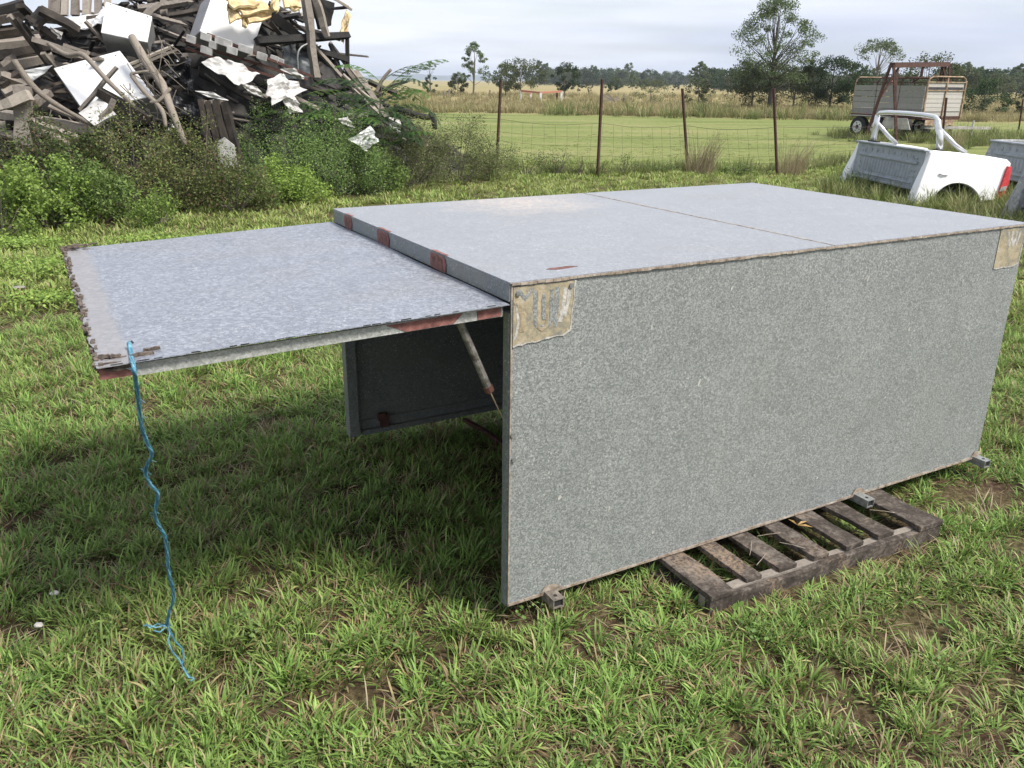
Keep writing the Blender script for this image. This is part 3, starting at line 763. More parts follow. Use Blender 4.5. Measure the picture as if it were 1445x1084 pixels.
# stones in the grass
def stone(px_, py_, s_, mat, label, flat=.5):
    p = at(px_, py_, .0); bm = bmesh.new(); bmesh.ops.create_icosphere(bm, subdivisions=2, radius=1)
    for v in bm.verts:
        k = 1+rnd.uniform(-.15, .15); v.co = Vector((v.co.x*s_*k, v.co.y*s_*.7*k, v.co.z*s_*flat*k))
    me = bpy.data.meshes.new('stone'); bm.to_mesh(me); bm.free(); me.materials.append(mat)
    o = bpy.data.objects.new('stone', me); C.objects.link(o); o.location = (p.x, p.y, s_*flat*.6+.035); tag(o, label, 'stone')
stone(80, 853, .013, MAT['stone'], 'small white pebble in the grass at lower left, farther of the two')
stone(58, 899, .013, MAT['stone'], 'small white pebble in the grass at lower left, nearer to the bottom edge')
stone(28, 413, .05, MAT['stone_grey'], 'flat grey stone sunk in the lawn left of the lifted door', .15)

#@@GRASS
def leaves(P_, size, cols, spread=.3, up=.5, aspect=.5, fold=False, seed=0, dr=None):
    """P_ (n,3) leaf positions -> verts, faces, tints; diamond leaves, random facing biased upwards"""
    r = np.random.RandomState(seed); n = len(P_)
    nrm = r.normal(size=(n, 3)); nrm[:, 2] = np.abs(nrm[:, 2])+up; nrm /= np.linalg.norm(nrm, axis=1)[:, None]
    t = r.normal(size=(n, 3)); t -= nrm*(t*nrm).sum(1)[:, None]; t /= np.linalg.norm(t, axis=1)[:, None]; b = np.cross(nrm, t)
    s = size*r.uniform(.6, 1.3, n)[:, None]
    v = np.stack([P_-t*s*.5, P_+b*s*aspect*.5+nrm*s*.08, P_+t*s*.5, P_-b*s*aspect*.5+nrm*s*.08], 1).reshape(-1, 3)
    f = np.arange(4*n).reshape(n, 4)
    c = np.array(cols)[r.randint(len(cols), size=n)]*r.uniform(.7, 1.3, (n, 1)); c = np.concatenate([c, np.ones((n, 1))], 1)
    return v, f, np.repeat(c, 4, 0)
# ------------------------------------------------------------------ grass, instanced from point clouds
def blade_tuft(name, nb, lmin, lmax, wd, spread, cols, lean=(.3, 1.1), curl=(.3, 1.2), seed=0, mat='grass', seg=3):
    r = np.random.RandomState(seed)
    V = []; Fc = []; T_ = []
    for i in range(nb):
        ang = r.uniform(0, 2*PI); rr = spread*math.sqrt(r.rand()); base = np.array([rr*math.cos(ang), rr*math.sin(ang), -.005])
        az = ang + r.uniform(-1.2, 1.2); L_ = r.uniform(lmin, lmax); th = r.uniform(*lean)*(.4+.6*rr/spread); cu = r.uniform(*curl)
        p = base.copy(); d_az = np.array([math.cos(az), math.sin(az), 0]); side = np.array([-math.sin(az), math.cos(az), 0])
        tw_ = r.uniform(-.6, .6); w_ = wd*r.uniform(.6, 1.2); c = np.array(cols[r.randint(len(cols))])*r.uniform(.75, 1.25)
        b0 = len(V)
        for k in range(seg+1):
            t = k/seg; ww = w_*(1-.15*t) if k < seg else w_*.12
            s2 = side*math.cos(tw_*t)+np.cross(side, d_az)*math.sin(tw_*t)
            V.append(p-s2*ww/2); V.append(p+s2*ww/2)
            cc = c*(.7+.3*min(1, t*1.6)); T_ += [[*cc, 1]]*2  # shade at the blade roots painted into the colour
            a = th + cu*t; p = p + (d_az*math.sin(a)+np.array([0, 0, 1])*math.cos(a))*L_/seg
        for k in range(seg): Fc.append((b0+2*k, b0+2*k+1, b0+2*k+3, b0+2*k+2))
    return np_mesh(name, np.array(V), np.array(Fc), MAT[mat], tint=np.array(T_), link=False, smooth=False)
def scatter(name, protos, pts, rot, scl, label, cat='grass'):
    colx = bpy.data.collections.new(name+'_kinds')
    for p in protos: colx.objects.link(p)
    me = bpy.data.meshes.new(name); n = len(pts); me.vertices.add(n); me.vertices.foreach_set('co', pts.astype(np.float32).ravel())
    for an, ty, dat in (('rot', 'FLOAT_VECTOR', rot), ('scl', 'FLOAT_VECTOR', scl)):
        a = me.attributes.new(an, ty, 'POINT'); a.data.foreach_set('vector', dat.astype(np.float32).ravel())
    a = me.attributes.new('idx', 'INT', 'POINT'); wts = np.array([.22 if 'broad' in p.name else .6 if 'dead' in p.name else 1.0 for p in sorted(protos, key=lambda q: q.name)]); a.data.foreach_set('value', nr.choice(len(protos), n, p=wts/wts.sum()).astype(np.int32))
    o = bpy.data.objects.new(name, me); C.objects.link(o)
    ng = bpy.data.node_groups.new(name, 'GeometryNodeTree')
    ng.interface.new_socket('Geometry', in_out='INPUT', socket_type='NodeSocketGeometry'); ng.interface.new_socket('Geometry', in_out='OUTPUT', socket_type='NodeSocketGeometry')
    gi = ng.nodes.new('NodeGroupInput'); go = ng.nodes.new('NodeGroupOutput')
    ip = ng.nodes.new('GeometryNodeInstanceOnPoints'); ci = ng.nodes.new('GeometryNodeCollectionInfo'); ci.inputs['Collection'].default_value = colx
    ci.inputs['Separate Children'].default_value = True; ci.inputs['Reset Children'].default_value = True
    def na(nm, ty):
        q = ng.nodes.new('GeometryNodeInputNamedAttribute'); q.data_type = ty; q.inputs['Name'].default_value = nm; return q.outputs['Attribute']
    ng.links.new(gi.outputs[0], ip.inputs['Points']); ng.links.new(ci.outputs[0], ip.inputs['Instance'])
    ip.inputs['Pick Instance'].default_value = True
    ng.links.new(na('idx', 'INT'), ip.inputs['Instance Index']); ng.links.new(na('rot', 'FLOAT_VECTOR'), ip.inputs['Rotation']); ng.links.new(na('scl', 'FLOAT_VECTOR'), ip.inputs['Scale'])
    ng.links.new(ip.outputs[0], go.inputs[0])
    md = o.modifiers.new('scatter', 'NODES'); md.node_group = ng
    return tag(o, label, cat, kind='stuff')
G1 = [(0.186, 0.314, 0.068), (0.229, 0.366, 0.084), (0.142, 0.252, 0.053), (0.274, 0.388, 0.105), (0.208, 0.335, 0.079), (0.164, 0.283, 0.063), (0.241, 0.356, 0.084), (0.372, 0.314, 0.158), (0.263, 0.178, 0.095)]
G2 = [(0.229, 0.325, 0.074), (0.274, 0.366, 0.089), (0.306, 0.366, 0.105), (0.186, 0.272, 0.063), (0.372, 0.335, 0.158)]
G3 = [(.30, .35, .11), (.28, .33, .10), (.33, .35, .13), (.26, .31, .10), (.36, .33, .18)]
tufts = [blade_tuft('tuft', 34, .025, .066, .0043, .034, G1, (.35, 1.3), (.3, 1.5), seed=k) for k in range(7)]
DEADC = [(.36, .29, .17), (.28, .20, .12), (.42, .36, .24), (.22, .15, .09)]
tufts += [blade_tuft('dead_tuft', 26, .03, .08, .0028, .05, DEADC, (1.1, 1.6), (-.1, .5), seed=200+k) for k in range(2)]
def broadleaf(name, n, seed):
    r = np.random.RandomState(seed); a = r.uniform(0, 2*PI, n); q = .012+.03*np.sqrt(r.rand(n)); P_ = np.stack([q*np.cos(a), q*np.sin(a), .018+.015*r.rand(n)], -1)
    v, f, c = leaves(P_, .0105, [(.13, .23, .05), (.16, .26, .07), (.10, .19, .05)], up=2.2, aspect=.8, seed=seed); return np_mesh(name, v, f, MAT['grass'], tint=c, link=False)
tufts += [broadleaf('broadleaf_weed', 24, 300)]
tufts_mid = [blade_tuft('tuft', 24, .03, .065, .0075, .045, G2, seed=20+k) for k in range(5)]
tufts_far = [blade_tuft('tuft', 22, .04, .09, .012, .10, G3, seed=40+k, seg=2) for k in range(4)]
def pts_in(x0, x1, y0, y1, dens, keepf=None):
    n = int((x1-x0)*(y1-y0)*dens); x = nr.uniform(x0, x1, n); y = nr.uniform(y0, y1, n)
    k = np.ones(n, bool)
    if keepf is not None: k = keepf(x, y)
    return x[k], y[k]
def under_pallet(x, y):
    u = (x-Pn.x)*X1.x+(y-Pn.y)*X1.y; v = (x-Pn.x)*Y1.x+(y-Pn.y)*Y1.y
    return (u > -.03) & (u < PL+.02) & (v > -.035) & (v < .09), (u > -.03) & (u < PL+.02) & (v > 0) & (v < .97)
def keep_near(x, y):
    q = vnoise(x, y, .09, 1)*.55 + vnoise(x, y, .28, 2)*.45
    prob = np.clip((q-.17)*3.6, .22, 1) * (1-.85*np.clip(bare(x, y)*1.5, 0, 1))
    a, b = under_pallet(x, y)
    prob = np.where(a, 0, np.where(b, prob*.45, prob))
    return (nr.rand(len(x)) < prob) & (np.abs(x) < 1.0*y+2.2)
def litter(x, y):   # bare strip along the foot of the scrub
    l = (x-(-4.9))/( -.5+4.9); yl = 7.9 + l*4.6
    return np.exp(-((y-yl-.15)/.28)**2)*(x < 0)*(vnoise(x, y, .7, 8) > .35)
def keep_mid(x, y):
    q = vnoise(x, y, .5, 2)*.6+vnoise(x, y, 1.4, 4)*.4
    prob = np.clip((q-.15)*2.8, .2, 1)*(1-.9*np.clip(bare(x, y)*1.5, 0, 1))*(1-.85*litter(x, y))
    return (nr.rand(len(x)) < prob) & (np.abs(x) < .9*y+2)
def lay(name, protos, sets, label, smin, smax, tilt=.25, zs=(.8, 1.2)):
    X_ = np.concatenate([s[0] for s in sets]); Y_ = np.concatenate([s[1] for s in sets]); K = np.concatenate([np.full(len(s[0]), s[2]) for s in sets])
    n = len(X_); Z_ = np.where((np.abs(X_) <= 11.9) & (Y_ < 19.9), gz(X_, Y_), 0)
    a, b = under_pallet(X_, Y_); up_ = (X_-Pn.x)*X1.x+(Y_-Pn.y)*X1.y; vp_ = (X_-Pn.x)*Y1.x+(Y_-Pn.y)*Y1.y; c_ = (up_ > -.08) & (up_ < PL+.05) & (vp_ > -.075) & (vp_ <= 0)
    rot = np.stack([nr.uniform(-tilt, tilt, n), nr.uniform(-tilt, tilt, n), nr.uniform(0, 2*PI, n)], -1)
    s = nr.uniform(smin, smax, n)*K; hgt = np.where(c_, .08, np.where(b, .5, 1.0))*nr.uniform(*zs, n)*(.75+.5*vnoise(X_, Y_, .4, 9))
    return scatter(name, protos, np.stack([X_, Y_, Z_], -1), rot, np.stack([s, s, s*hgt], -1), label)
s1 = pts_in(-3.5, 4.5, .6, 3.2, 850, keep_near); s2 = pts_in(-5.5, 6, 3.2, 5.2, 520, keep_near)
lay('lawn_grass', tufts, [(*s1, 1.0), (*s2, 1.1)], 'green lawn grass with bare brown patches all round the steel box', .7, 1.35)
s3 = pts_in(-8, 8.5, 5.2, 9, 190, keep_mid); s4 = pts_in(-9, 11, 9, 16.5, 80, keep_mid)
lay('rough_lawn_grass', tufts_mid, [(*s3, 1.3), (*s4, 1.45)], 'rougher grass between the steel box and the wire fence', .8, 1.3)
def keep_far(x, y): return (np.abs(x) < .85*y+3) & (nr.rand(len(x)) < .5+.5*vnoise(x, y, 2.5, 3))
s5 = pts_in(-18, 26, 15.5, 21, 16, keep_far); s6 = pts_in(-20, 28, 21, 27, 6, keep_far)
lay('paddock_grass', tufts_far, [(*s5, .7), (*s6, .7)], 'bright mown grass in the paddock beyond the wire fence', .8, 1.3, zs=(.3, .5))

# tall grass: dry field band, fence line, round the ute bodies
GT = [(.36, .29, .16), (.40, .33, .19), (.30, .25, .12), (.19, .21, .07), (.24, .24, .09)]
GG = [(.13, .19, .045), (.17, .22, .06), (.10, .15, .03), (.26, .25, .11)]
tall_dry = [blade_tuft('tall_tuft', 40, .45, 1.0, .022, .30, GT, (.0, .35), (.1, .7), 60+k, 'tall_grass', 2) for k in range(4)]
tall_green = [blade_tuft('tall_tuft', 40, .16, .36, .007, .10, GG, (.1, .5), (.2, .9), 80+k, 'tall_grass', 3) for k in range(4)]
def kb(x, y):
    e = y+.18*x-41.5; q = vnoise(x, y, 4, 6)
    return (e > q*3-1.5) & (np.abs(x) < .75*y+4) & (nr.rand(len(x)) < np.clip(1.15-e/34, .25, 1))
b1 = pts_in(-38, 52, 36, 58, 5.0, kb); b2 = pts_in(-60, 85, 58, 105, 1.4, kb)
X_, Y_ = b1
lay('dry_field_grass', tall_dry, [(*b1, .85), (*b2, 1.15)], 'tall straw-coloured grass of the open field beyond the mown paddock', .7, 1.15, .12, (.30, .52))
def fence_y(x): return np.interp(x, [-2, -.3, 1.34, 3.1, 4.52, 9.65, 16.2], [15.4, 14.87, 14.2, 15.2, 15.1, 19.7, 28.2])
def kf(x, y): return np.abs(y-fence_y(x)) < .28+.25*vnoise(x, y, .8, 2)
f1 = pts_in(-2.2, 16, 13, 29, 26, kf)
def ku(x, y):
    inside = ((x-5.9)/1.6)**2+((y-11.9)/2.0)**2 < 1
    inside |= ((x-7.9)/1.6)**2+((y-11.8)/2.2)**2 < 1
    inside |= ((x-6.5)/1.5)**2+((y-9.2)/1.5)**2 < 1
    return inside
f2 = pts_in(4, 10, 7.5, 14.5, 30, ku)
# keep the mower strip clear in front of the bodies but let grass climb over sills
f3 = pts_in(9, 15, 22.3, 27, 7)
f4 = pts_in(-26, 36, 37, 44, 1.6, lambda x, y: (np.abs(y+.18*x-41.2) < 1.6) & (vnoise(x, y, 5, 4) > .35))
lay('fence_line_grass', tall_green, [(*f1, 1.0), (*f2, 1.15), (*f3, 1.5), (*f4, 3.2)], 'unmown green grass along the wire fence and round the cut-off ute bodies', .6, 1.1, .15, (.35, .95))
#@@FENCE
# ------------------------------------------------------------------ wire fence on rusty pickets
fence = empty('wire_fence', (1.34, 13.9, 0), 'sagging wire mesh fence on rusty steel pickets along the far edge of the lawn', 'fence')
FP = [((-1.9, 15.3), (-1.8, 15.3, 1.35), None)]
posts = [((700, 238), (707, 112)), ((843, 250), (850, 112)), ((972, 242), (963, 125)), ((1098, 247), (1092, 125)), ((1328, 215), (1336, 138)), ((1437, 190), (1444, 140))]
bases = []; tops = []
for i, (b_, t_) in enumerate(posts):
    bb = at(*b_); tt = atD(t_[0], t_[1], bb.y+.02); bases.append(bb); tops.append(tt)
    d = (tt-bb).normalized(); m = MB(); r_ = .026 if i < 4 else .03
    # Y-section star picket: three flanges
    for k in range(3):
        a = 2*PI*k/3+.5; s_ = (Vector((math.cos(a), math.sin(a), 0)))
        m.obox(bb-U*.1-s_.cross(d)*.005, s_*r_, s_.cross(d)*.010, (tt-bb)+U*.1)
    m.build('picket', MAT['picket'], fence, recalc=True)
def fline(t, frac):   # point on fence at position t between posts
    i = min(int(t), len(posts)-2); f = t-i
    p = bases[i].lerp(bases[i+1], f); q = tops[i].lerp(tops[i+1], f)
    return p.lerp(q, frac)
hl = [.06, .14, .22, .32, .42, .56]
for k, h in enumerate(hl):
    m = MB(); pts = []
    for j in range(0, 5*12+1):
        t = j/12; fr = t-int(t); sag = -.05*math.sin(PI*fr)*(1 if k == len(hl)-1 else .6)
        p = fline(t, h); p = p + U*(sag + rnd.uniform(-.006, .006)); pts.append(p)
    pts = [pts[0]+(pts[0]-pts[12])*1.1] + pts
    m.tube(pts, .0034 if k == len(hl)-1 else .0022, 4, False); m.build('line_wire', MAT['wire'], fence)
for i in range(-4, 5*9):
    t = i/9+.03
    if t > 4.9: break
    if t < 0: a = bases[0]+(bases[0]-bases[1])*(-t)+U*.05; b = tops[0]+(tops[0]-tops[1])*(-t); b = a.lerp(b, .5)
    else: a = fline(t, .05); b = fline(t+rnd.uniform(-.01, .01), .56)+U*(-.05*math.sin(PI*(t-int(t))))
    m = MB(); mid = a.lerp(b, .5)+Vector((rnd.uniform(-.02, .02), 0, 0)); m.tube([a, mid, b], .0018, 4, False); m.build('stay_wire', MAT['wire'], fence)
# dry grass clumps at the pickets
tall_clump = simple('straw', (.30, .24, .15), .8, 0, .3, 3, (.45, .37, .25))
def clump(px_, py_, h, n, sp, label, dirx=0):
    c = at(px_, py_); V = []; Fc = []; T_ = []
    for i in range(n):
        a = rnd.uniform(0, 2*PI); rr = sp*.35*math.sqrt(rnd.random()); p = np.array([rr*math.cos(a), rr*math.sin(a), 0]); L_ = h*rnd.uniform(.4, 1.15)
        th = rnd.uniform(0, .3); cu = rnd.uniform(.1, .9); az = a+rnd.uniform(-.5, .5)
        if dirx and rnd.random() < .5: az = rnd.uniform(-.5, .5); th += .25
        dd = np.array([math.cos(az), math.sin(az), 0]); sd_ = np.array([1, 0, 0]); b0 = len(V); cc = np.array(rnd.choice([(.36, .29, .18), (.42, .35, .24), (.28, .22, .13), (.20, .20, .08)]))*rnd.uniform(.7, 1.2)
        for k in range(5):
            t = k/4; w_ = .004*(1-.8*t); V += [p-sd_*w_, p+sd_*w_]; T_ += [[*cc, 1]]*2
            an = th+cu*t*t; p = p+(dd*math.sin(an)+np.array([0, 0, 1])*math.cos(an))*L_/4
        for k in range(4): Fc.append((b0+2*k, b0+2*k+1, b0+2*k+3, b0+2*k+2))
    o = np_mesh('dry_grass_clump', np.array(V), np.array(Fc), MAT['tall_grass'], tint=np.array(T_), loc=(c.x, c.y, 0)); tag(o, label, 'grass clump')
clump(988, 247, .68, 230, .65, 'tall straw-coloured grass clump at the foot of the third picket', 1)
clump(1116, 247, .6, 190, .65, 'tall straw-coloured grass clump right of the fourth picket', 1)
clump(1345, 213, .5, 120, .5, 'thin dry grass clump at the picket in front of the stock crate')

#@@UTE
# ------------------------------------------------------------------ cut-off ute bodies
def make_tub(label, cat, group, white=True, bar=True):
    s_local[0] = True
    root = empty('ute_tub', (0, 0, 0), label, cat, group)
    L_, W_, H_ = 1.24, 1.93, .69; skin = MAT['ute_white'] if white else MAT['ute_worn']; inn = MAT['ute_inner_grey']
    def side(sgn):
        out_ = [(0, .0)]
        out_ += [(.015, .12), (.05, .30), (.10, .52), (.125, .66), (.16, H_)]
        out_ += [(.5, H_+.008), (.9, H_+.004), (L_-.06, H_-.01), (L_, H_-.05), (L_-.005, .46), (L_-.05, .30), (L_-.10, .17), (1.0, .15)]
        cx_, cz_, r_ = .58, .05, .32
        for i in range(13):
            a = .30+(PI-.5)*i/12; out_.append((cx_+r_*math.cos(a)*1.03, cz_+r_*math.sin(a)*.88))
        out_.append((.17, .03))
        def oy(z): return -.02-.13*(1-z/H_)
        n = len(out_); m = MB(); vs_ = []
        for x, z in out_: vs_.append((x, oy(z), z))
        for x, z in out_: vs_.append((x+.006, .06, z))
        # outer skin gets a swage bulge row
        fs = [tuple(range(n))[::-1], tuple(range(n, 2*n))]+[(i, (i+1) % n, n+(i+1) % n, n+i) for i in range(n)]
        if sgn > 0: vs_ = [(x, W_-y, z) for x, y, z in vs_]
        m.add(vs_, fs); o = m.build('side_panel', skin, root, bevel=.014)
        # arch lip
        m = MB(); pts = []
        for i in range(17):
            a = .22+(PI-.36)*i/16; x, z = cx_+(r_+.008)*math.cos(a)*1.03, cz_+(r_+.008)*math.sin(a)*.88; y = oy(z)-.008
            pts.append((x, y if sgn < 0 else W_-y, z))
        m.tube(pts, .014, 6); m.build('arch_lip', skin, o, smooth=True)
        # wheel housing: half drum inside the arch
        m = MB(); vs_ = []
        for i in range(13):
            a = .0+PI*i/12; x, z = cx_+(r_+.02)*math.cos(a), cz_+(r_+.02)*math.sin(a)*.9
            for y in (.0, .30): vs_.append((x, y if sgn < 0 else W_-y, z))
        m.add(vs_, [(2*i, 2*i+1, 2*i+3, 2*i+2) for i in range(12)]+[tuple(range(1, 26, 2))]); m.build('wheel_housing', MAT['ute_inner_grey'], root)
        # tail light
        yy = (lambda y: y) if sgn < 0 else (lambda y: W_-y)
        m = MB(); m.prism([(L_-.055, yy(-.075), .60), (L_+.012, yy(-.05), .60), (L_+.016, yy(-.085), .40), (L_-.03, yy(-.115), .19), (L_-.125, yy(-.125), .19), (L_-.105, yy(-.12), .34)], (0, .055 if sgn < 0 else -.055, 0))
        tl = m.build('tail_light', MAT['tail_red'], root, bevel=.006)
        m = MB(); m.prism([(L_-.105, yy(-.127), .34), (L_-.03, yy(-.118), .36), (L_-.03, yy(-.118), .30), (L_-.115, yy(-.127), .28)], (0, -.004 if sgn < 0 else .004, 0)); m.build('clear_lens', MAT['chrome'], tl)
        if white:
            m = MB(); m.tube([(.28, yy(-.083), .42), (.33, yy(-.090), .41), (.40, yy(-.083), .42)], .010, 8); m.build('fuel_flap_dent', skin, root, smooth=True)
    side(-1); side(1)
    # front bulkhead with pressed ribs
    m = MB(); m.box((.10, .055, .20), (.112, W_-.055, H_-.03)); bw = m.build('bulkhead', inn, root)
    for k in range(16):
        m = MB(); y = .30+k*(W_-.60)/16; m.prism([(.100, y, .29), (.088, y+.018, .30), (.088, y+.018, .46), (.100, y, .47)], (0, .03, 0)); m.build('rib', inn, bw, bevel=.004)
    m = MB(); m.box((.078, .16, .49), (.0995, W_-.16, .525)); m.build('swage', inn, bw, bevel=.006)
    m = MB(); m.box((.085, .22, .235), (.0995, W_-.22, .26)); m.build('swage', inn, bw, bevel=.006)
    for y in (.20, .28, W_-.32, W_-.24):
        for z in (.33, .40, .56): 
            m = MB(); m.cyl((.0995, y, z), (-1, 0, 0), .012, .008, 8); m.build('stud', inn, bw)
    for k in range(9):
        m = MB(); m.cyl((.0995, .32+k*.16, .585), (-1, 0, 0), .022, .006, 8); m.build('dimple', inn, bw)
    m = MB(); m.box((.06, .03, H_-.03), (.15, W_-.03, H_-.004)); m.build('top_rail', inn, root, bevel=.01)
    m = MB(); m.box((.09, .06, .165), (.18, W_-.06, .198)); m.build('bottom_rail', inn, root, bevel=.008)
    # floor with ribs, tailgate
    m = MB(); m.box((.114, .06, .205), (L_-.05, W_-.06, .222)); m.build('floor', inn, root)
    m = MB(); m.box((L_-.045, .065, .22), (L_-.012, W_-.065, H_-.03)); m.build('tailgate', skin, root, bevel=.008)
    m = MB()
    for y in (.38, W_-.45): m.box((.2, y, .10), (L_-.1, y+.07, .203))
    m.build('chassis_bearer', MAT['wood_char'], root)
    if bar:
        # sports bar: hoop across the front, sloping stays
        def stay(y, s):
            m = MB(); m.tube([(.30, y, H_), (.27, y+s*.02, H_+.18), (.22, y+s*.10, H_+.37)], [.045, .042, .036], 10); m.build('foot', MAT['chrome'], hb, smooth=True)
            m = MB(); m.tube([(.24, y+s*.06, H_+.28), (.50, y+s*.03, H_+.10), (.66, y, H_+.01)], [.030, .028, .032], 10); m.build('stay', MAT['chrome'], hb, smooth=True)
        hb = empty('sports_bar', (0, 0, 0)); hb.parent = root
        m = MB(); m.tube([(.27, .10, H_+.17), (.23, .17, H_+.36), (.22, .24, H_+.405), (.215, .5, H_+.42), (.21, W_/2, H_+.425), (.215, W_-.5, H_+.42), (.22, W_-.24, H_+.405), (.23, W_-.17, H_+.36), (.27, W_-.10, H_+.17)], .031, 12)
        m.build('hoop', MAT['chrome'], hb, smooth=True)
        stay(.09, 1); stay(W_-.09, -1)
        for y in (.09, W_-.09):
            m = MB(); m.box((.24, y-.05, H_-.002), (.38, y+.05, H_+.012)); m.build('foot_pad', MAT['hole'], hb)
    s_local[0] = False
    return root
def place_tub(root, corner_right, rz, pitch_): root.location = corner_right; root.rotation_euler = Euler((0, pitch_, rz), 'XYZ')
t1 = make_tub('white cut-off ute tub with chrome sports bar and red tail light, sitting in long grass', 'ute tub', 'cut-off ute tubs at the edge of the lawn')
place_tub(t1, (5.12, 11.12, .0), math.radians(5), math.radians(5.5))
t2 = make_tub('bare grey ute tub behind the white one, its front bulkhead at the right edge', 'ute tub', 'cut-off ute tubs at the edge of the lawn', False, False)
c2 = atD(1403, 188, 13.0); place_tub(t2, (c2.x-.02, c2.y-1.9, .02), math.radians(3), math.radians(1))
t3 = copy_tree(t2); t3['label'] = 'nearest grey ute tub, only its front fender foot showing at the right edge'
place_tub(t3, (5.84, 7.78, 0), math.radians(6), 0)

#@@TRAILER
# ------------------------------------------------------------------ livestock crate trailer
TN = Vector((11.05, 24.0, 0)); TS = Vector((-.44, .898, 0)).normalized(); TE = Vector((.898, .44, 0)).normalized()
TLn, TWd, Z0, Z1 = 2.45, 1.50, .66, 1.52
tr = empty('stock_trailer', TN+TS*TLn/2+TE*TWd/2, 'old livestock crate trailer with grey slatted timber sides parked beyond the fence', 'trailer')
def tp(a, b, c): return TN+TS*a+TE*b+U*c
def tbox(m, a0, a1, b0, b1, c0, c1): m.obox(tp(a0, b0, c0), TS*(a1-a0), TE*(b1-b0), U*(c1-c0))
def slats(zs, hh, fn, mat):
    for z in zs:
        m = MB(); fn(m, z+rnd.uniform(-.004, .004), z+hh); m.build('slat', mat, tr)
zs = [Z0+.02+k*.155 for k in range(5)]
slats(zs, .142, lambda m, a, b: tbox(m, .03, TLn, -.012, .014, a, b), MAT['board_shaded'])
slats(zs, .142, lambda m, a, b: tbox(m, .03, TLn, TWd-.014, TWd+.012, a, b), MAT['board_shaded'])
slats(zs[:5:4], .142, lambda m, a, b: tbox(m, TLn-.014, TLn+.012, .02, TWd-.02, a, b), MAT['board_shaded'])
slats([Z0+.0, Z0+.125, Z0+.235, Z0+.345, Z0+.455, Z0+.565], .100, lambda m, a, b: tbox(m, -.012, .014, .05, TWd-.05, a, b), MAT['board_sunlit'])
slats([Z0+.75], .11, lambda m, a, b: tbox(m, -.012, .014, .05, TWd-.05, a, b), MAT['board_sunlit'])
for b in (0.0, TWd/2, TWd):
    m = MB(); z1 = 1.66 if b == TWd/2 else 1.58; m.beam(tp(-.03, b, Z0-.03), tp(-.03, b, z1), .035, .035, TE); m.build('gate_bar', MAT['rust_bright'], tr)
m = MB(); m.tube([tp(-.03, 0, 1.5), tp(-.03, .04, 1.62), tp(-.03, .16, 1.68), tp(-.03, TWd-.16, 1.68), tp(-.03, TWd-.04, 1.62), tp(-.03, TWd, 1.5)], .02, 6); m.build('gate_hoop', MAT['rust_bright'], tr)
for z in (1.33, 1.54): 
    m = MB(); m.beam(tp(-.03, 0, z), tp(-.03, TWd, z), .02, .025); m.build('gate_rail', MAT['rust_bright'], tr)
for a in (.85, 1.65, TLn):
    m = MB(); m.tube([tp(a, 0, Z0), tp(a, 0, 1.48), tp(a, .04, 1.6), tp(a, .16, 1.66), tp(a, TWd-.16, 1.66), tp(a, TWd-.04, 1.6), tp(a, TWd, 1.48), tp(a, TWd, Z0)], .017, 6); m.build('hoop', MAT['rust'] if a < 2 else MAT['rust_bright'], tr)
for b in (0, TWd):
    for z in (1.52, 1.64):
        m = MB(); m.beam(tp(0, b+(.06 if b == 0 else -.06)*(z > 1.6), z), tp(TLn, b+(.06 if b == 0 else -.06)*(z > 1.6), z), .02, .02); m.build('top_rail', MAT['rust'], tr)
m = MB(); tbox(m, -.02, TLn+.02, .0, TWd, Z0-.09, Z0-.004); m.build('deck', MAT['rust'], tr)
m = MB(); tbox(m, -.015, .0, .15, 1.3, Z0-.24, Z0-.095); m.build('tail_board', MAT['rust_bright'], tr)
m = MB(); m.prism([tp(.25, -.25, .60), tp(1.0, -.25, .60), tp(1.15, -.25, .30), tp(.1, -.25, .30)], TE*.03); m.build('mudguard', MAT['mudguard'], tr, bevel=.01)
m = MB(); tbox(m, 1.0, 2.3, -.26, -.01, .60, .625); m.build('mudguard', MAT['mudguard'], tr)
for a in (1.30, 1.95):
    for b in (-.24, TWd+.06):
        m = MB(); m.cyl(tp(a, b, .30), TE, .285, .19, 26); ty = m.build('tyre', MAT['tyre'], tr, bevel=.03)
        m = MB(); m.cyl(tp(a, b-.006, .30), TE, .165, .03, 20); rm = m.build('rim', MAT['rim'], ty)
        m = MB(); m.cyl(tp(a, b-.012, .30), TE, .06, .03, 12); m.build('hub', MAT['rust'], rm)
        m = MB()
        for k in range(5):
            t = 2*PI*k/5; m.cyl(tp(a+.11*math.cos(t), b-.009, .30+.11*math.sin(t)), TE, .022, .008, 8)
        m.build('rim_hole', MAT['tyre'], rm)
# drawbar with jockey post, pointing right
db = [tp(-.02, TWd*.8, .38), tp(-.6, TWd*1.3, .36)]
m = MB(); m.beam(tp(.1, TWd*.2, .36), tp(-.35, TWd*1.6, .34), .06, .07); m.build('drawbar', MAT['mudguard'], tr)
m = MB(); m.beam(tp(.1, TWd*.8, .36), tp(-.35, TWd*1.6, .34), .06, .07); m.build('drawbar', MAT['mudguard'], tr)
m = MB(); m.tube([tp(-.2, TWd*1.25, .08), tp(-.2, TWd*1.25, .55)], .025, 8); m.build('jockey_stand', MAT['rim'], tr)

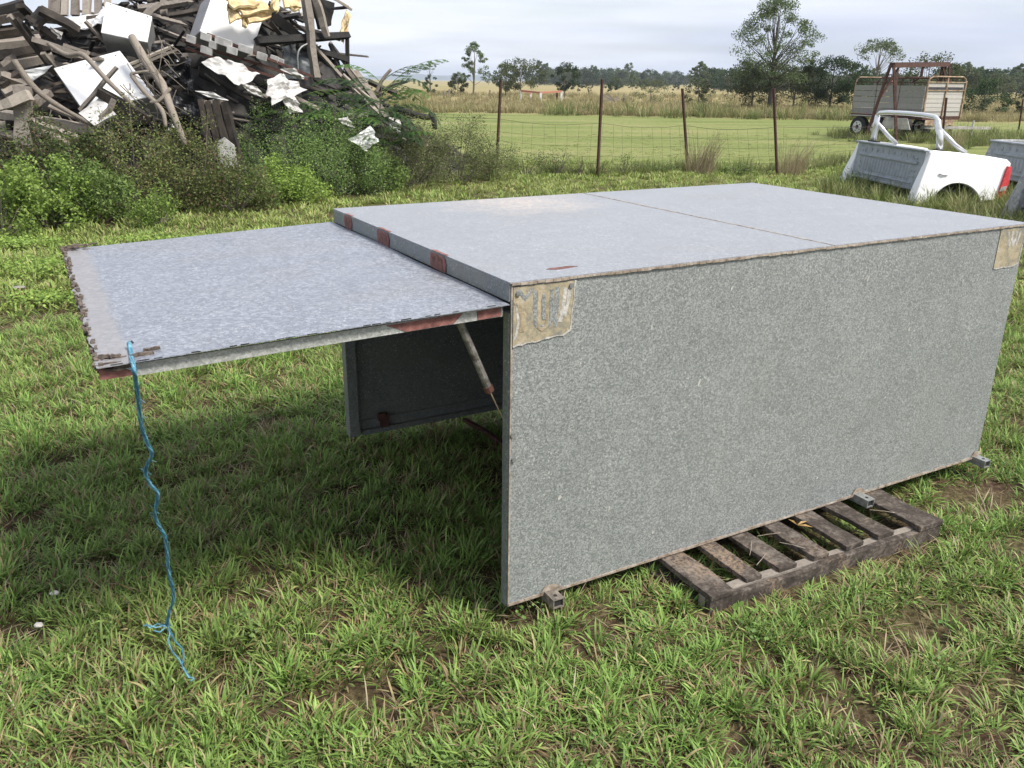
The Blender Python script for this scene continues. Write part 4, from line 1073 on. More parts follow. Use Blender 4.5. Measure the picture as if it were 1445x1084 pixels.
# rusty gantry straddling the near end of the crate
gn = atD(1259, 92, 23.3); gf = Vector((12.95, 27.0, gn.z+.12))
gt = empty('rusty_gantry', Vector((gn.x, gn.y, 0)), 'tall rusty steel gantry frame with splayed legs standing over the stock trailer', 'gantry')
m = MB(); m.beam(gn, gf, .14, .13); m.build('top_beam', MAT['rust'], gt)
gd = (gf-gn).normalized(); gs = Vector((-gd.y, gd.x, 0))
for c, sgn in ((gn, 1), (gf, -1)):
    for s_ in (-1, 1):
        foot = Vector((c.x, c.y, 0)) + gs*s_*.42
        m = MB(); m.beam(c+gs*s_*.04, foot, .06, .06); m.build('leg', MAT['rust'], gt)
    m = MB(); m.beam(c+gd*sgn*.55-U*.05, Vector((c.x, c.y, 1.15))+gs*.17, .04, .04); m.build('brace', MAT['rust'], gt)
    m = MB(); m.beam(c+gd*sgn*.5-U*.05, Vector((c.x, c.y, 1.1))-gs*.2, .04, .04); m.build('brace', MAT['rust'], gt)
mid = gn.lerp(gf, .52); m = MB(); m.beam(mid+U*.06, mid-U*.30, .08, .05); m.build('hook_block', MAT['rust'], gt)
m = MB(); m.tube([mid-U*.28, mid-U*.38+gs*.08, mid-U*.45+gs*.2], .03, 6); m.build('hook', MAT['rust'], gt)

# far rail frame with white posts
yd = empty('yard_rail_frame', at(763, 143), 'red top rails on four short white posts out in the dry field', 'yard frame')
wp_ = []
for x_, y0, y1, D_ in ((735, 128, 144, 66), (749, 131, 143, 72), (763, 131, 145, 64), (792, 129, 145, 66)):
    b = at(x_, y1); b = atD(x_, y1, D_); b.z = 0; t = atD(x_, y0, D_); t.x = b.x; wp_.append((b, t)); m = MB(); m.beam(b, t, .16, .16); m.build('post', MAT['post_white'], yd)
for i, j in ((0, 2), (2, 3), (0, 1)):
    m = MB(); m.beam(wp_[i][1], wp_[j][1], .12, .12); m.build('rail', MAT['rail_red'], yd)
m = MB(); b = atD(786, 145, 66); b.z = 0; t = atD(786, 131, 66); m.beam(b, t, .12, .12); m.build('post', MAT['rust'], yd)
# broken gateway relics farther right
rel = empty('broken_gate_timbers', at(870, 146), 'leaning remains of a timber gate in the dry field between the second and third pickets', 'gate remains')
for a, b in (((848, 133), (868, 144)), ((856, 132), (872, 146)), ((868, 136), (884, 146)), ((880, 134), (880, 149)), ((852, 142), (884, 140))):
    m = MB(); m.beam(atD(*a, 62), atD(*b, 62), .12, .12); m.build('timber', MAT['wood_grey'], rel)
def fpost(px_, y0, y1):
    b = at(px_, y1); m = MB(); m.beam(b, Vector((b.x+.02, b.y, atD(px_, y0, b.y).z)), .14, .14)
    tag(m.build('field_post', MAT['wood_grey'], origin=b), 'grey timber fence post standing in the dry field', 'fence post', 'timber posts in the far field')
for x_, a, b in ((587, 128, 140), (634, 127, 138), (691, 127, 137), (626, 129, 139)): fpost(x_, a, b)

#@@PILE
def hD(px, py, D):      # the heap's front runs away from the camera to the right
    return atD(px, py, D*float(np.interp(px, [330, 430, 520, 620], [1, 1.09, 1.16, 1.19])))
# ------------------------------------------------------------------ demolition heap
def pile_h(x, y):
    """surface height of the heap core"""
    ridge = np.interp(x, [-10, -8.2, -6.2, -5.2, -4.2, -3.6, -3.15, -2.7, -2.1, -1.5, -.9, -.5], [0, 1.75, 1.95, 2.35, 2.75, 2.5, 1.9, 1.4, .95, .5, .08, 0])
    f0 = np.interp(x, [-9, -5, -3.6, -2.2, -1, 0], [9.6, 10.3, 11.1, 12.5, 13.4, 13.9]); yr = f0+2.3
    t = np.clip((y-f0)/(yr-f0), 0, 1); back = np.clip((18-y)/(18-yr), 0, 1)
    prof = np.where(y < yr, t**.75, back**.8)
    return ridge*prof
def core():
    xs = np.arange(-10, -.4, .16); ys = np.arange(9.2, 18.2, .17); X, Y = np.meshgrid(xs, ys)
    Z = pile_h(X, Y); jag = nr.uniform(-.13, .10, X.shape); Z = np.where(Z > .05, Z+jag, -.05)
    v = np.stack([X+nr.uniform(-.05, .05, X.shape), Y+nr.uniform(-.05, .05, X.shape), Z], -1).reshape(-1, 3); nx = len(xs)
    i = np.arange(len(ys)-1)[:, None]*nx+np.arange(nx-1)[None]
    o = np_mesh('added_heap_core', v, np.stack([i, i+1, i+nx+1, i+nx], -1).reshape(-1, 4), MAT['char'])  # added mound that keeps light from passing through the heap
    tag(o, 'near-black mound added inside the demolition heap to block light between its timbers', 'added mound', kind='stuff')
core()
def rubble():
    mb = MB()
    for i in range(2600):
        x = rnd.uniform(-9.6, -.8); y = rnd.uniform(9.8, 15.5); z = float(pile_h(np.array([x]), np.array([y]))[0])
        if z < .05: continue
        mb.mi = rnd.choice((0, 0, 1, 1, 2)); L_ = rnd.uniform(.15, .6); a = rnd.uniform(0, 2*PI); e = rnd.gauss(.0, .4)
        d = Vector((math.cos(a)*math.cos(e), math.sin(a)*math.cos(e), math.sin(e))); p = Vector((x, y, z+rnd.uniform(-.03, .08)))
        mb.beam(p-d*L_/2, p+d*L_/2, rnd.uniform(.012, .06), rnd.uniform(.008, .025), Vector((rnd.uniform(-1, 1), rnd.uniform(-1, 1), 1)))
    tag(mb.build('splintered_timber', [MAT['wood_char'], MAT['wood_dark'], MAT['wood_grey']], recalc=False), 'splinters and broken laths strewn over the demolition heap', 'splinters', kind='stuff')
rubble()
GRP = 'loose timbers in the demolition heap'
def timber(p, q, wd, th, mat='wood_grey', label=None, up=None, j=.01, seg=3):
    m = MB(); m.beam(p, q, wd, th, up or Vector((rnd.uniform(-.5, .5), rnd.uniform(-1, .2), 1)), j, seg)
    base_ = {'wood_grey': 'weathered grey timber lying among others in the demolition heap', 'wood_char': 'charred black timber lying among others in the demolition heap',
             'wood_dark': 'dark scorched timber lying among others in the demolition heap', 'wood_pale': 'pale bleached timber lying among others in the demolition heap'}[mat]
    mid_ = (Vector(p)+Vector(q))/2
    o = m.build('timber', MAT[mat], origin=mid_)
    if label: tag(o, label, 'timber')
    else:
        xx = mid_.x; hi_ = mid_.z > 1.15
        reg = ('at the left edge of the heap' if xx < -5.6 else 'near the big chest freezer' if xx < -4.2 else 'below the leaning fridge' if xx < -3.0 else 'under the charred frame' if xx < -1.9 else 'at the low right end of the heap')
        if xx < -1.9: reg = ('high up ' if hi_ else 'low down ')+reg
        kind_ = {'wood_grey': 'weathered grey', 'wood_char': 'charred black', 'wood_dark': 'scorched brown', 'wood_pale': 'bleached pale'}[mat]
        tag(o, kind_+' timber among others '+reg, 'timber', kind_+' timbers '+reg)
    if False: tag(o, base_, 'timber', {'wood_grey': 'grey ', 'wood_char': 'charred ', 'wood_dark': 'scorched ', 'wood_pale': 'bleached '}[mat]+GRP)
    return o
for i in range(250):
    x = rnd.uniform(-9.2, -1.5); y = float(np.interp(x, [-9, -5, -3, -1], [9.9, 10.4, 11.6, 13.2]))+rnd.uniform(0, 2.7); z = float(pile_h(np.array([x]), np.array([y]))[0])
    if z < .12: continue
    L_ = rnd.uniform(.5, 1.9)*(.7 if x > -2.2 else 1); left = x < -4.6
    a = rnd.gauss(.1 if left else -.4, .35) + (PI/2 if rnd.random() < .18 else 0); e = rnd.gauss(-.03 if left else -.25, .16 if left else .25)
    d = Vector((math.cos(a)*math.cos(e), math.sin(a)*math.cos(e), math.sin(e))); p = Vector((x, y, z+rnd.uniform(.0, .12)))
    if x > -2.4: L_ *= .8
    q = rnd.random(); mat = ('wood_grey' if q < .45 else 'wood_dark' if q < .85 else 'wood_pale' if q < .88 else 'wood_char') if x < -4.4 else ('wood_char' if q < .6 else 'wood_dark' if q < .85 else 'wood_grey' if q < .92 else 'wood_pale')
    timber(p-d*L_/2, p+d*L_/2, rnd.uniform(.04, .12), rnd.uniform(.02, .05), mat)
def tpx(a, b, D0, D1, wd, th, mat='wood_grey', label=None, **k): return timber(hD(*a, D0), hD(*b, D1), wd, th, mat, label, **k)
# left stack of long beams
for a, b, mt, wd in (((-40, 52), (42, 38), 'wood_dark', .10), ((-40, 66), (58, 56), 'wood_grey', .14), ((-40, 88), (70, 66), 'wood_dark', .12), ((-30, 100), (75, 80), 'wood_grey', .12), ((-40, 36), (40, 18), 'wood_dark', .16),
                     ((-20, 20), (32, 4), 'wood_char', .08), ((-30, 28), (44, 22), 'wood_grey', .05), ((-40, 75), (66, 78), 'wood_grey', .08)):
    tpx(a, b, 10.9, 11.3, wd, .09, mt)
for a, b, mt, wd in (((12, 22), (46, 54), 'wood_grey', .06), ((22, 26), (80, 104), 'wood_dark', .09), ((36, 24), (78, 55), 'wood_dark', .08), ((56, 14), (112, 44), 'wood_dark', .10), ((40, 34), (60, 12), 'wood_char', .07), ((50, 40), (72, 18), 'wood_dark', .06),
                     ((45, 55), (118, 80), 'wood_grey', .05), ((28, 8), (42, 22), 'wood_dark', .1), ((60, 75), (80, 98), 'wood_grey', .04), ((0, 92), (20, 80), 'wood_grey', .06), ((0, 105), (35, 118), 'wood_grey', .1), ((0, 120), (30, 100), 'wood_dark', .08),
                     ((5, 132), (40, 118), 'wood_grey', .09), ((0, 145), (25, 128), 'wood_dark', .1)):
    tpx(a, b, 10.7, 10.9, wd, .06, mt)
for k, (x_, wd) in enumerate(((80, .15), (93, .08), (107, .10), (122, .09), (138, .08), (150, .07), (228, .07))):
    tpx((x_-3+k, 22), (x_+1, -70), 12.0, 12.3, wd, .05, 'wood_pale' if k % 2 else 'wood_grey', up=Vector((0, -1, 0)))
tpx((34, 205), (33, 122), 9.9, 10.0, .17, .12, 'wood_grey', 'thick upright grey post at the left end of the heap', up=Vector((0, -1, 0)), seg=5)
tpx((-20, 158), (42, 134), 9.8, 9.9, .13, .10, 'wood_pale', 'pale round rail leaning across the thick upright grey post', seg=5)
tpx((-5, 160), (135, 184), 10.3, 10.0, .11, .09, 'wood_pale', 'long pale split log lying low along the front of the heap', seg=6)
tpx((45, 172), (110, 196), 9.9, 9.9, .07, .06, 'wood_grey'); tpx((70, 150), (130, 175), 10.1, 9.95, .05, .04, 'wood_grey')
tpx((-10, 182), (30, 196), 10.0, 9.9, .10, .05, 'wood_grey'); tpx((30, 160), (70, 130), 10.0, 10.3, .10, .06, 'wood_grey'); tpx((15, 215), (14, 170), 10, 10, .08, .06, 'wood_dark')
tpx((165, 95), (113, 156), 10.25, 10.15, .05, .035, 'wood_grey', 'straight grey batten leaning across the big white freezer'); tpx((161, 140), (138, 178), 10.0, 9.9, .06, .04, 'wood_grey', 'short grey batten standing against the white tray')
tpx((140, 130), (212, 170), 10.1, 10.0, .09, .10, 'wood_dark'); tpx((175, 94), (245, 65), 10.9, 11.2, .035, .03, 'wood_pale'); tpx((180, 98), (250, 70), 10.95, 11.2, .03, .03, 'wood_grey')
tpx((190, 32), (225, 5), 11.6, 11.8, .12, .05, 'wood_grey'); tpx((195, 12), (265, 2), 11.8, 12, .08, .05, 'wood_grey'); tpx((238, 22), (292, 12), 11.6, 11.7, .06, .04, 'wood_dark')
tpx((120, 30), (152, 62), 11.0, 11.1, .06, .03, 'wood_grey'); tpx((130, 22), (140, 50), 11.2, 11.2, .16, .04, 'wood_dark')
# black frame at upper right of heap
bf = empty('charred_frame', hD(430, 70, 11.2), 'charred black timber frame jutting out against the sky at the top right of the heap', 'timber frame')
for a, b, D0, D1, wd in (((362, 58), (492, 50), 11.0, 11.2, .085), ((490, 46), (491, 108), 11.2, 11.2, .05), ((420, 62), (490, 84), 11.3, 11.2, .07), ((385, 22), (470, 92), 11.5, 11.3, .12)):
    m = MB(); m.beam(hD(*a, D0), hD(*b, D1), wd, .07, Vector((0, -1, .2)), .004, 3); m.build('beam', MAT['wood_char'], bf)
tpx((430, -20), (446, 110), 11.0, 10.8, .09, .09, 'wood_grey', 'grey weathered trunk post crossing in front of the charred frame', seg=6)
tpx((440, -20), (462, 52), 11.05, 10.95, .10, .07, 'wood_grey', 'second weathered post forking off beside the trunk post', seg=5)
tpx((380, 30), (430, 90), 11.7, 11.5, .09, .06, 'wood_dark'); tpx((465, 60), (520, 130), 11.4, 11.2, .07, .04, 'wood_grey'); tpx((440, 62), (500, 130), 11.2, 11.0, .04, .04, 'wood_grey'); tpx((466, 62), (484, 110), 11.3, 11.2, .14, .03, 'wood_char')
tpx((468, -3), (496, 14), 11.3, 11.3, .035, .03, 'wood_pale', 'thin pale batten poking into the sky at the top right of the heap')
tpx((462, 13), (492, 10), 11.4, 11.3, .04, .03, 'wood_char'); tpx((487, 95), (510, 125), 11.2, 11.1, .08, .05, 'wood_grey'); tpx((500, 100), (545, 165), 11.3, 11.0, .10, .04, 'wood_grey'); tpx((520, 115), (560, 132), 11.4, 11.4, .06, .05, 'wood_dark')
tpx((484, 105), (530, 145), 11.0, 10.8, .08, .02, 'wood_pale'); tpx((500, 125), (535, 160), 10.9, 10.8, .05, .02, 'wood_pale'); tpx((505, 140), (560, 120), 11.4, 11.5, .05, .05, 'wood_dark'); tpx((552, 122), (575, 115), 11.4, 11.4, .04, .04, 'wood_char')
# hanging torn lining
def sheet_px(name, pts, D, mat, label, cat, th=.012, crump=0.0, n=9, parent=None):
    """a bent sheet through 4 photo corners with depths, crumpled"""
    P4 = [hD(x_, y_, d_) for (x_, y_), d_ in zip(pts, D)]; m = MB(); vs_ = []
    nrm = (P4[1]-P4[0]).cross(P4[3]-P4[0]).normalized(); sd_ = rnd.random()*50
    if nrm.y > 0: nrm = -nrm
    for s_ in (0, 1):
        for i in range(n+1):
            for k in range(n+1):
                u_, v_ = i/n, k/n; p = P4[0].lerp(P4[1], u_).lerp(P4[3].lerp(P4[2], u_), v_)
                wv = crump*(math.sin(u_*7+sd_+3*v_)*.5+math.sin(v_*9+sd_*2-4*u_)*.4+math.sin((u_+v_)*15+sd_)*.25)
                ed = crump*.16*math.sin(i*1.3+k*1.1+sd_) if (i in (0, n) or k in (0, n)) else 0
                vs_.append(p+nrm*(wv-s_*th)+(P4[1]-P4[0]).normalized()*ed*.6+(P4[3]-P4[0]).normalized()*ed*.6)
    S = (n+1)**2; ix = lambda s_, i, k: s_*S+i*(n+1)+k; fs = []
    for i in range(n):
        for k in range(n): fs += [(ix(0, i, k), ix(0, i+1, k), ix(0, i+1, k+1), ix(0, i, k+1)), (ix(1, i, k), ix(1, i, k+1), ix(1, i+1, k+1), ix(1, i+1, k))]
    for i in range(n):
        for k in (0, n): fs += [(ix(0, i, k), ix(0, i+1, k), ix(1, i+1, k), ix(1, i, k)), (ix(0, k, i), ix(0, k, i+1), ix(1, k, i+1), ix(1, k, i))]
    m.add(vs_, fs)
    o = m.build(name, mat, parent, origin=None if parent else P4[0], smooth=False)
    if label: tag(o, label, cat)
    return o
sheet_px('torn_lining', ((490, 14), (497, 24), (484, 62), (478, 50)), (11.2,)*4, MAT['foam'], 'torn yellowish lining dangling from the thin batten at the heap top', 'lining', .01, .04)
# appliances
def appliance(name, face, D, depth, label, cat, mat=MAT['white_enamel'], smat=MAT['side_shaded'], door=True):
    P4 = [hD(x_, y_, d_) for (x_, y_), d_ in zip(face, D)]
    nrm = (P4[1]-P4[0]).cross(P4[3]-P4[0]).normalized()
    if nrm.y < 0: nrm = -nrm
    root = empty(name, (P4[2]+P4[3])/2, label, cat)
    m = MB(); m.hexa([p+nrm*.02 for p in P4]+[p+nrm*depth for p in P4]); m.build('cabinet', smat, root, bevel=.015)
    c = sum(P4, Vector())/4
    m = MB(); m.hexa([c+(p-c)*.995 for p in P4]+[c+(p-c)*.995+nrm*.017 for p in P4]); m.build('door', mat, root, bevel=.01)
    for u_, v_ in ((.12, .06), (.45, .12), (.9, .08)):
        m = MB(); p = P4[0].lerp(P4[1], u_).lerp(P4[3].lerp(P4[2], u_), v_); m.cyl(p-nrm*.0, -nrm, .008, .004, 8); m.build('screw_hole', MAT['hole'], root)
    return root
appliance('fridge', ((149, 2), (215, 23), (208, 60), (142, 46)), (11.0, 11.1, 10.9, 10.8), .45, 'upright white fridge cabinet with shade painted on its side, wedged high in the left of the heap', 'fridge')
appliance('chest_freezer', ((75, 96), (169, 71), (218, 135), (117, 156)), (10.7, 10.9, 10.35, 10.2), .38, 'big white chest freezer lying tilted in the middle of the heap front', 'freezer')
appliance('fridge', ((302, -14), (384, -10), (356, 73), (282, 44)), (11.35, 11.5, 11.0, 10.9), .35, 'tall white fridge leaning at the top of the heap under yellow foam', 'fridge')
sheet_px('white_tray', ((111, 160), (141, 137), (164, 161), (133, 177)), (9.95, 10.1, 9.95, 9.85), MAT['white_dirty'], 'small white dented tray below the big chest freezer', 'tray', .03, .01, 5)
sheet_px('white_sheet', ((30, 100), (74, 92), (62, 104), (46, 114)), (10.6,)*4, MAT['white_enamel'], 'narrow white torn sheet left of the big chest freezer', 'sheet', .01, .01, 5)
sheet_px('white_sheet', ((90, 28), (150, 14), (146, 32), (112, 43)), (11.1, 11.3, 11.0, 11.0), MAT['white_enamel'], 'curved pale blue-white sheet left of the upright fridge', 'sheet', .01, .05)
sheet_px('white_sheet', ((70, 38), (88, 46), (86, 56), (74, 52)), (10.95,)*4, MAT['white_dirty'], 'small white scrap showing between the dark beams at left', 'sheet', .01, .01, 4)
sheet_px('crumpled_sheet', ((285, 86), (322, 80), (366, 108), (336, 121)), (10.6, 10.8, 10.6, 10.4), MAT['white_dirty'], 'large crumpled grey-white sheet below the rusty bed rails', 'metal sheet', .008, .05)
sheet_px('crumpled_sheet', ((378, 112), (402, 102), (432, 128), (384, 148)), (10.3, 10.4, 10.2, 10.1), MAT['white_dirty'], 'crumpled white skin with yellow foam edge in the middle of the heap', 'metal sheet', .01, .07)
sheet_px('crumpled_sheet', ((395, 98), (415, 96), (434, 112), (425, 112)), (10.5,)*4, MAT['white_dirty'], 'folded white strip above the crumpled white skin', 'metal sheet', .01, .03)
sheet_px('crumpled_sheet', ((400, 138), (418, 136), (424, 158), (408, 160)), (10.1,)*4, MAT['white_dirty'], 'shredded white flap hanging below the crumpled white skin', 'metal sheet', .01, .05)
sheet_px('crumpled_sheet', ((275, 128), (300, 130), (322, 142), (296, 138)), (10.2,)*4, MAT['white_dirty'], 'ragged white strip above the split stump', 'metal sheet', .01, .02)
sheet_px('crumpled_sheet', ((340, 118), (362, 122), (376, 140), (350, 130)), (10.4,)*4, MAT['white_dirty'], 'bent white offcut under the large crumpled sheet', 'metal sheet', .01, .03)
sheet_px('white_shard', ((494, 196), (524, 177), (532, 200), (516, 214)), (9.75, 9.8, 9.75, 9.7), MAT['white_enamel'], 'curved bright white shard lying in the scrub at right', 'plastic shard', .01, .05)
sheet_px('white_shard', ((478, 168), (492, 165), (500, 180), (484, 176)), (9.9,)*4, MAT['white_dirty'], 'small ragged white scrap left of the bright white shard', 'plastic shard', .01, .03)
sheet_px('white_shard', ((548, 165), (566, 168), (566, 186), (552, 188)), (10.9,)*4, MAT['white_dirty'], 'dull white scrap right of the bright white shard', 'plastic shard', .01, .03)
sheet_px('grey_sheet', ((398, 66), (420, 62), (456, 108), (400, 112)), (11.2, 11.4, 11.1, 11.0), simple('sheet_grey', (.05, .055, .06), .4, .3, .3, 8, (.11, .12, .125)), 'dark grey curved metal sheet under the charred frame', 'metal sheet', .01, .03)
sheet_px('black_plastic', ((238, 86), (268, 82), (276, 128), (236, 118)), (10.7,)*4, MAT['plastic_black'], 'crumpled black plastic sheeting right of the big chest freezer', 'plastic sheet', .01, .09, 12)
sheet_px('black_plastic', ((200, 60), (262, 66), (250, 88), (205, 84)), (11.2,)*4, MAT['plastic_black'], 'black plastic draped under the upright fridge', 'plastic sheet', .01, .08, 12)
sheet_px('black_plastic', ((236, 128), (290, 138), (282, 190), (240, 190)), (10.6,)*4, MAT['plastic_black'], 'black plastic hanging low beside the split stump', 'plastic sheet', .01, .06, 12)
sheet_px('boxy_carcass', ((436, -8), (472, 4), (468, 36), (452, 42)), (11.6,)*4, MAT['wood_char'], 'dark boxy panel showing at the heap top right of the posts', 'panel', .05, .02, 5)
# foam slabs over the leaning fridge
fo = empty('foam_insulation', hD(350, 20, 10.9), 'torn yellow foam insulation folded over the top of the leaning fridge', 'insulation')
for pts in (((316, -6), (350, -12), (366, 4), (330, 10)), ((330, 8), (368, 0), (386, 14), (344, 20)), ((344, 18), (384, 12), (382, 26), (352, 32)), ((320, 6), (334, 4), (342, 24), (326, 30)), ((384, -6), (396, -6), (392, 18), (384, 6)), ((396, -8), (424, -8), (426, 10), (404, 8)), ((340, 20), (348, 20), (350, 38), (346, 36)), ((404, 4), (424, 6), (424, 14), (410, 10))):
    sheet_px('foam_slab', pts, (10.85, 10.95, 10.75, 10.7), MAT['foam'], None, None, .03, .03, 5, fo)
# rusty bed rails with white blocks
br = empty('bed_rail_frame', hD(345, 80, 10.7), 'two rusty parallel rails with white blocks between them, sloping down across the heap', 'rail frame')
for a, b in (((258, 58), (434, 112)), ((262, 68), (420, 120)), ((292, 48), (440, 108))):
    m = MB(); m.beam(hD(*a, 10.75), hD(*b, 10.5), .035, .03); m.build('rail', MAT['rust'], br)
for x_, y_, w_ in ((268, 60, 12), (289, 57, 14), (314, 64, 24), (345, 74, 20), (368, 84, 14), (386, 88, 12), (299, 68, 10), (290, 76, 16), (326, 76, 14), (395, 92, 8)):
    p = hD(x_, y_, 10.7); s_ = w_/1186*10.7; m = MB(); d = Vector((.95, 0, -.3))*s_*.9; m.obox(p-d/2, d, Vector((0, .06, .0)), Vector((.02, -.01, .075))); m.build('block', MAT['white_dirty'], br)
# split stump and branches
def logx(name, pts, D, rads, label, cat, mat=MAT['branch'], n=9):
    P_ = [hD(x_, y_, d_) for (x_, y_), d_ in zip(pts, D)]; Q = []; R_ = []
    for i in range(len(P_)-1):
        a, b, c, d = P_[max(i-1, 0)], P_[i], P_[i+1], P_[min(i+2, len(P_)-1)]
        for k in range(4):
            t = k/4; Q.append(.5*((2*b)+(-a+c)*t+(2*a-5*b+4*c-d)*t*t+(-a+3*b-3*c+d)*t**3)); R_.append((rads[i]*(1-t)+rads[i+1]*t)*rnd.uniform(.92, 1.08))
    Q.append(P_[-1]); R_.append(rads[-1]); m = MB(); m.tube(Q, R_, n)
    return tag(m.build(name, mat, origin=Q[0], smooth=True), label, cat)
st = empty('split_stump', hD(315, 235, 10.0), 'thick split grey stump leaning at the foot of the heap, white paint at its base', 'stump')
for k in range(7):
    a = (284+k*5.5, 142+rnd.uniform(-3, 5)); b = (306+k*6.2, 244); m = MB(); m.beam(hD(*a, 10.55+.05*(k % 2)), hD(*b, 10.4+.05*(k % 2)), .066, .12, Vector((0, -1, 0)), .006, 6); m.build('split_stave', MAT['wood_grey' if k % 2 else 'wood_dark'], st)
m = MB(); m.prism([hD(x_, y_, 10.30) for x_, y_ in ((306, 200), (316, 194), (330, 205), (334, 232), (318, 238), (308, 222))], Vector((0, .02, 0))); m.build('paint_patch', MAT['white_dirty'], st)
BG = 'bare branches tangled in the demolition heap'
logx('branch', ((20, 86), (45, 120), (75, 145), (130, 176)), (10.1, 10.05, 10.0, 9.9), (.035, .035, .03, .02), 'thin bare branch sloping down past the chest freezer left side', 'branch')
logx('branch', ((68, 62), (95, 78), (118, 78), (150, 112), (190, 150)), (10.6, 10.4, 10.3, 10.1, 10.0), (.022, .028, .03, .028, .02), 'wavy grey branch lying across the face of the chest freezer', 'branch')
logx('branch', ((186, 52), (205, 85), (228, 118), (240, 150), (262, 205)), (10.6, 10.4, 10.2, 10.0, 9.9), (.045, .05, .05, .04, .035), 'stout bare branch arching from the upright fridge down to the scrub', 'branch')
logx('branch', ((240, 125), (225, 142), (212, 145)), (10.1, 10.0, 10.0), (.02, .022, .02), 'short forked branch at the bend of the stout branch', 'branch')
logx('branch', ((186, 108), (204, 130), (228, 155), (234, 180)), (10.2, 10.1, 9.95, 9.9), (.022, .025, .026, .018), 'crooked branch below the stout branch', 'branch')
logx('branch', ((190, 110), (186, 104), (215, 100)), (10.2, 10.2, 10.3), (.016, .018, .015), 'short pale twig hooked over the crooked branch', 'branch')
logx('branch', ((530, 132), (540, 112), (552, 98)), (10.8, 10.8, 10.8), (.03, .022, .02), 'pale stick pointing up behind the feathery sapling', 'branch')
logx('branch', ((556, 150), (580, 160), (604, 166), (610, 162), (614, 182)), (11.2, 11.2, 11.2, 11.2, 11.15), (.035, .045, .045, .05, .04), 'charred black bent limb at the right end of the heap', 'limb', MAT['wood_char'])
logx('pipe', ((421, 102), (420, 78), (426, 66), (440, 61), (448, 64)), (10.9,)*5, (.012,)*5, 'thin pale bent pipe arching in front of the charred frame', 'pipe', MAT['lug_galv'])
logx('log', ((-10, 178), (40, 180), (95, 192)), (10.1, 10.05, 9.95), (.06, .06, .05), 'grey log lying behind the scrub at the left edge', 'log')
logx('log', ((60, 185), (100, 205)), (9.9, 9.85), (.05, .04), 'short grey log end in front of the split log', 'log')
def twigs():
    m = MB()
    for i in range(80):
        x_, y_ = (rnd.uniform(185, 250), rnd.uniform(70, 170)) if i % 2 else (rnd.uniform(60, 230), rnd.uniform(165, 200))
        D_ = rnd.uniform(10.0, 10.5); a = rnd.gauss(.9, .7); l_ = rnd.uniform(.15, .5); d = Vector((math.cos(a), rnd.uniform(-.3, .3), -math.sin(a))); p = hD(x_, y_, D_)
        m.tube([p-d*l_/2, p+Vector((rnd.uniform(-.03, .03), 0, rnd.uniform(-.03, .03))), p+d*l_/2], [.007, .005, .003], 4)
    tag(m.build('twigs', MAT['branch'], recalc=False), 'tangle of thin dry twigs over the front of the heap', 'twigs', kind='stuff')
twigs()

#@@PLANTS
# ------------------------------------------------------------------ foliage
def shrub(name, cx_, cy_, w_, d_, h_, n, cols, size, label, cat='bush', stems=14, seed=0, aspect=.55, loc_z=0, top_rough=.25, stemmat='bark'):
    r = np.random.RandomState(seed); root = empty(name, (cx_, cy_, loc_z), label, cat)
    nc = max(14, int(n/110)); C_ = []; 
    for i in range(nc):
        a = r.uniform(0, 2*PI); rr = math.sqrt(r.rand()); x = rr*math.cos(a); y = rr*math.sin(a); top = math.sqrt(max(0, 1-rr*rr*.85))
        z = (r.rand()**.55)*top*(1+r.uniform(-top_rough, top_rough)); C_.append((x*w_/2, y*d_/2, max(.06, z*h_)))
    C_ = np.array(C_); k = r.randint(nc, size=n); rad = .10+.10*r.rand(nc)[k]*min(1, h_)
    g = r.normal(size=(n, 3)); g /= np.linalg.norm(g, axis=1)[:, None]; P_ = C_[k]+g*(rad*(r.rand(n)**.4))[:, None]
    P_[:, 2] = np.maximum(P_[:, 2], .01)
    v, f, c = leaves(P_, size, cols, seed=seed, aspect=aspect)
    np_mesh('foliage', v, f, MAT['leaf'], tint=c, parent=root)
    m = MB(); s_local[0] = True
    for i in range(stems):
        q = C_[r.randint(nc)]; b = Vector((q[0]*.25, q[1]*.25, 0)); m.tube([b, b.lerp(Vector(q), .5)+Vector((r.uniform(-.04, .04), 0, .04)), Vector(q), Vector(q)*1.08+Vector((0, 0, .05))], [.008, .006, .004, .002], 4)
    m.build('stems', MAT[stemmat], root, recalc=False); s_local[0] = False
    return root
DK = [(0.091, 0.140, 0.040), (0.122, 0.175, 0.048), (0.152, 0.182, 0.065), (0.183, 0.126, 0.073), (0.076, 0.112, 0.033)]
MD = [(0.152, 0.238, 0.057), (0.183, 0.266, 0.065), (0.115, 0.182, 0.046), (0.228, 0.294, 0.090)]
BR = [(0.228, 0.336, 0.073), (0.274, 0.392, 0.081), (0.183, 0.280, 0.057), (0.335, 0.434, 0.114)]
RD = [(0.137, 0.182, 0.057), (0.183, 0.210, 0.073), (0.198, 0.140, 0.081), (0.106, 0.140, 0.040), (0.213, 0.252, 0.081)]
FE = [(0.198, 0.308, 0.090), (0.228, 0.350, 0.098), (0.152, 0.238, 0.073), (0.274, 0.378, 0.138)]
OL = [(0.137, 0.175, 0.065), (0.183, 0.210, 0.081), (0.106, 0.140, 0.048), (0.213, 0.252, 0.098), (0.183, 0.140, 0.090)]
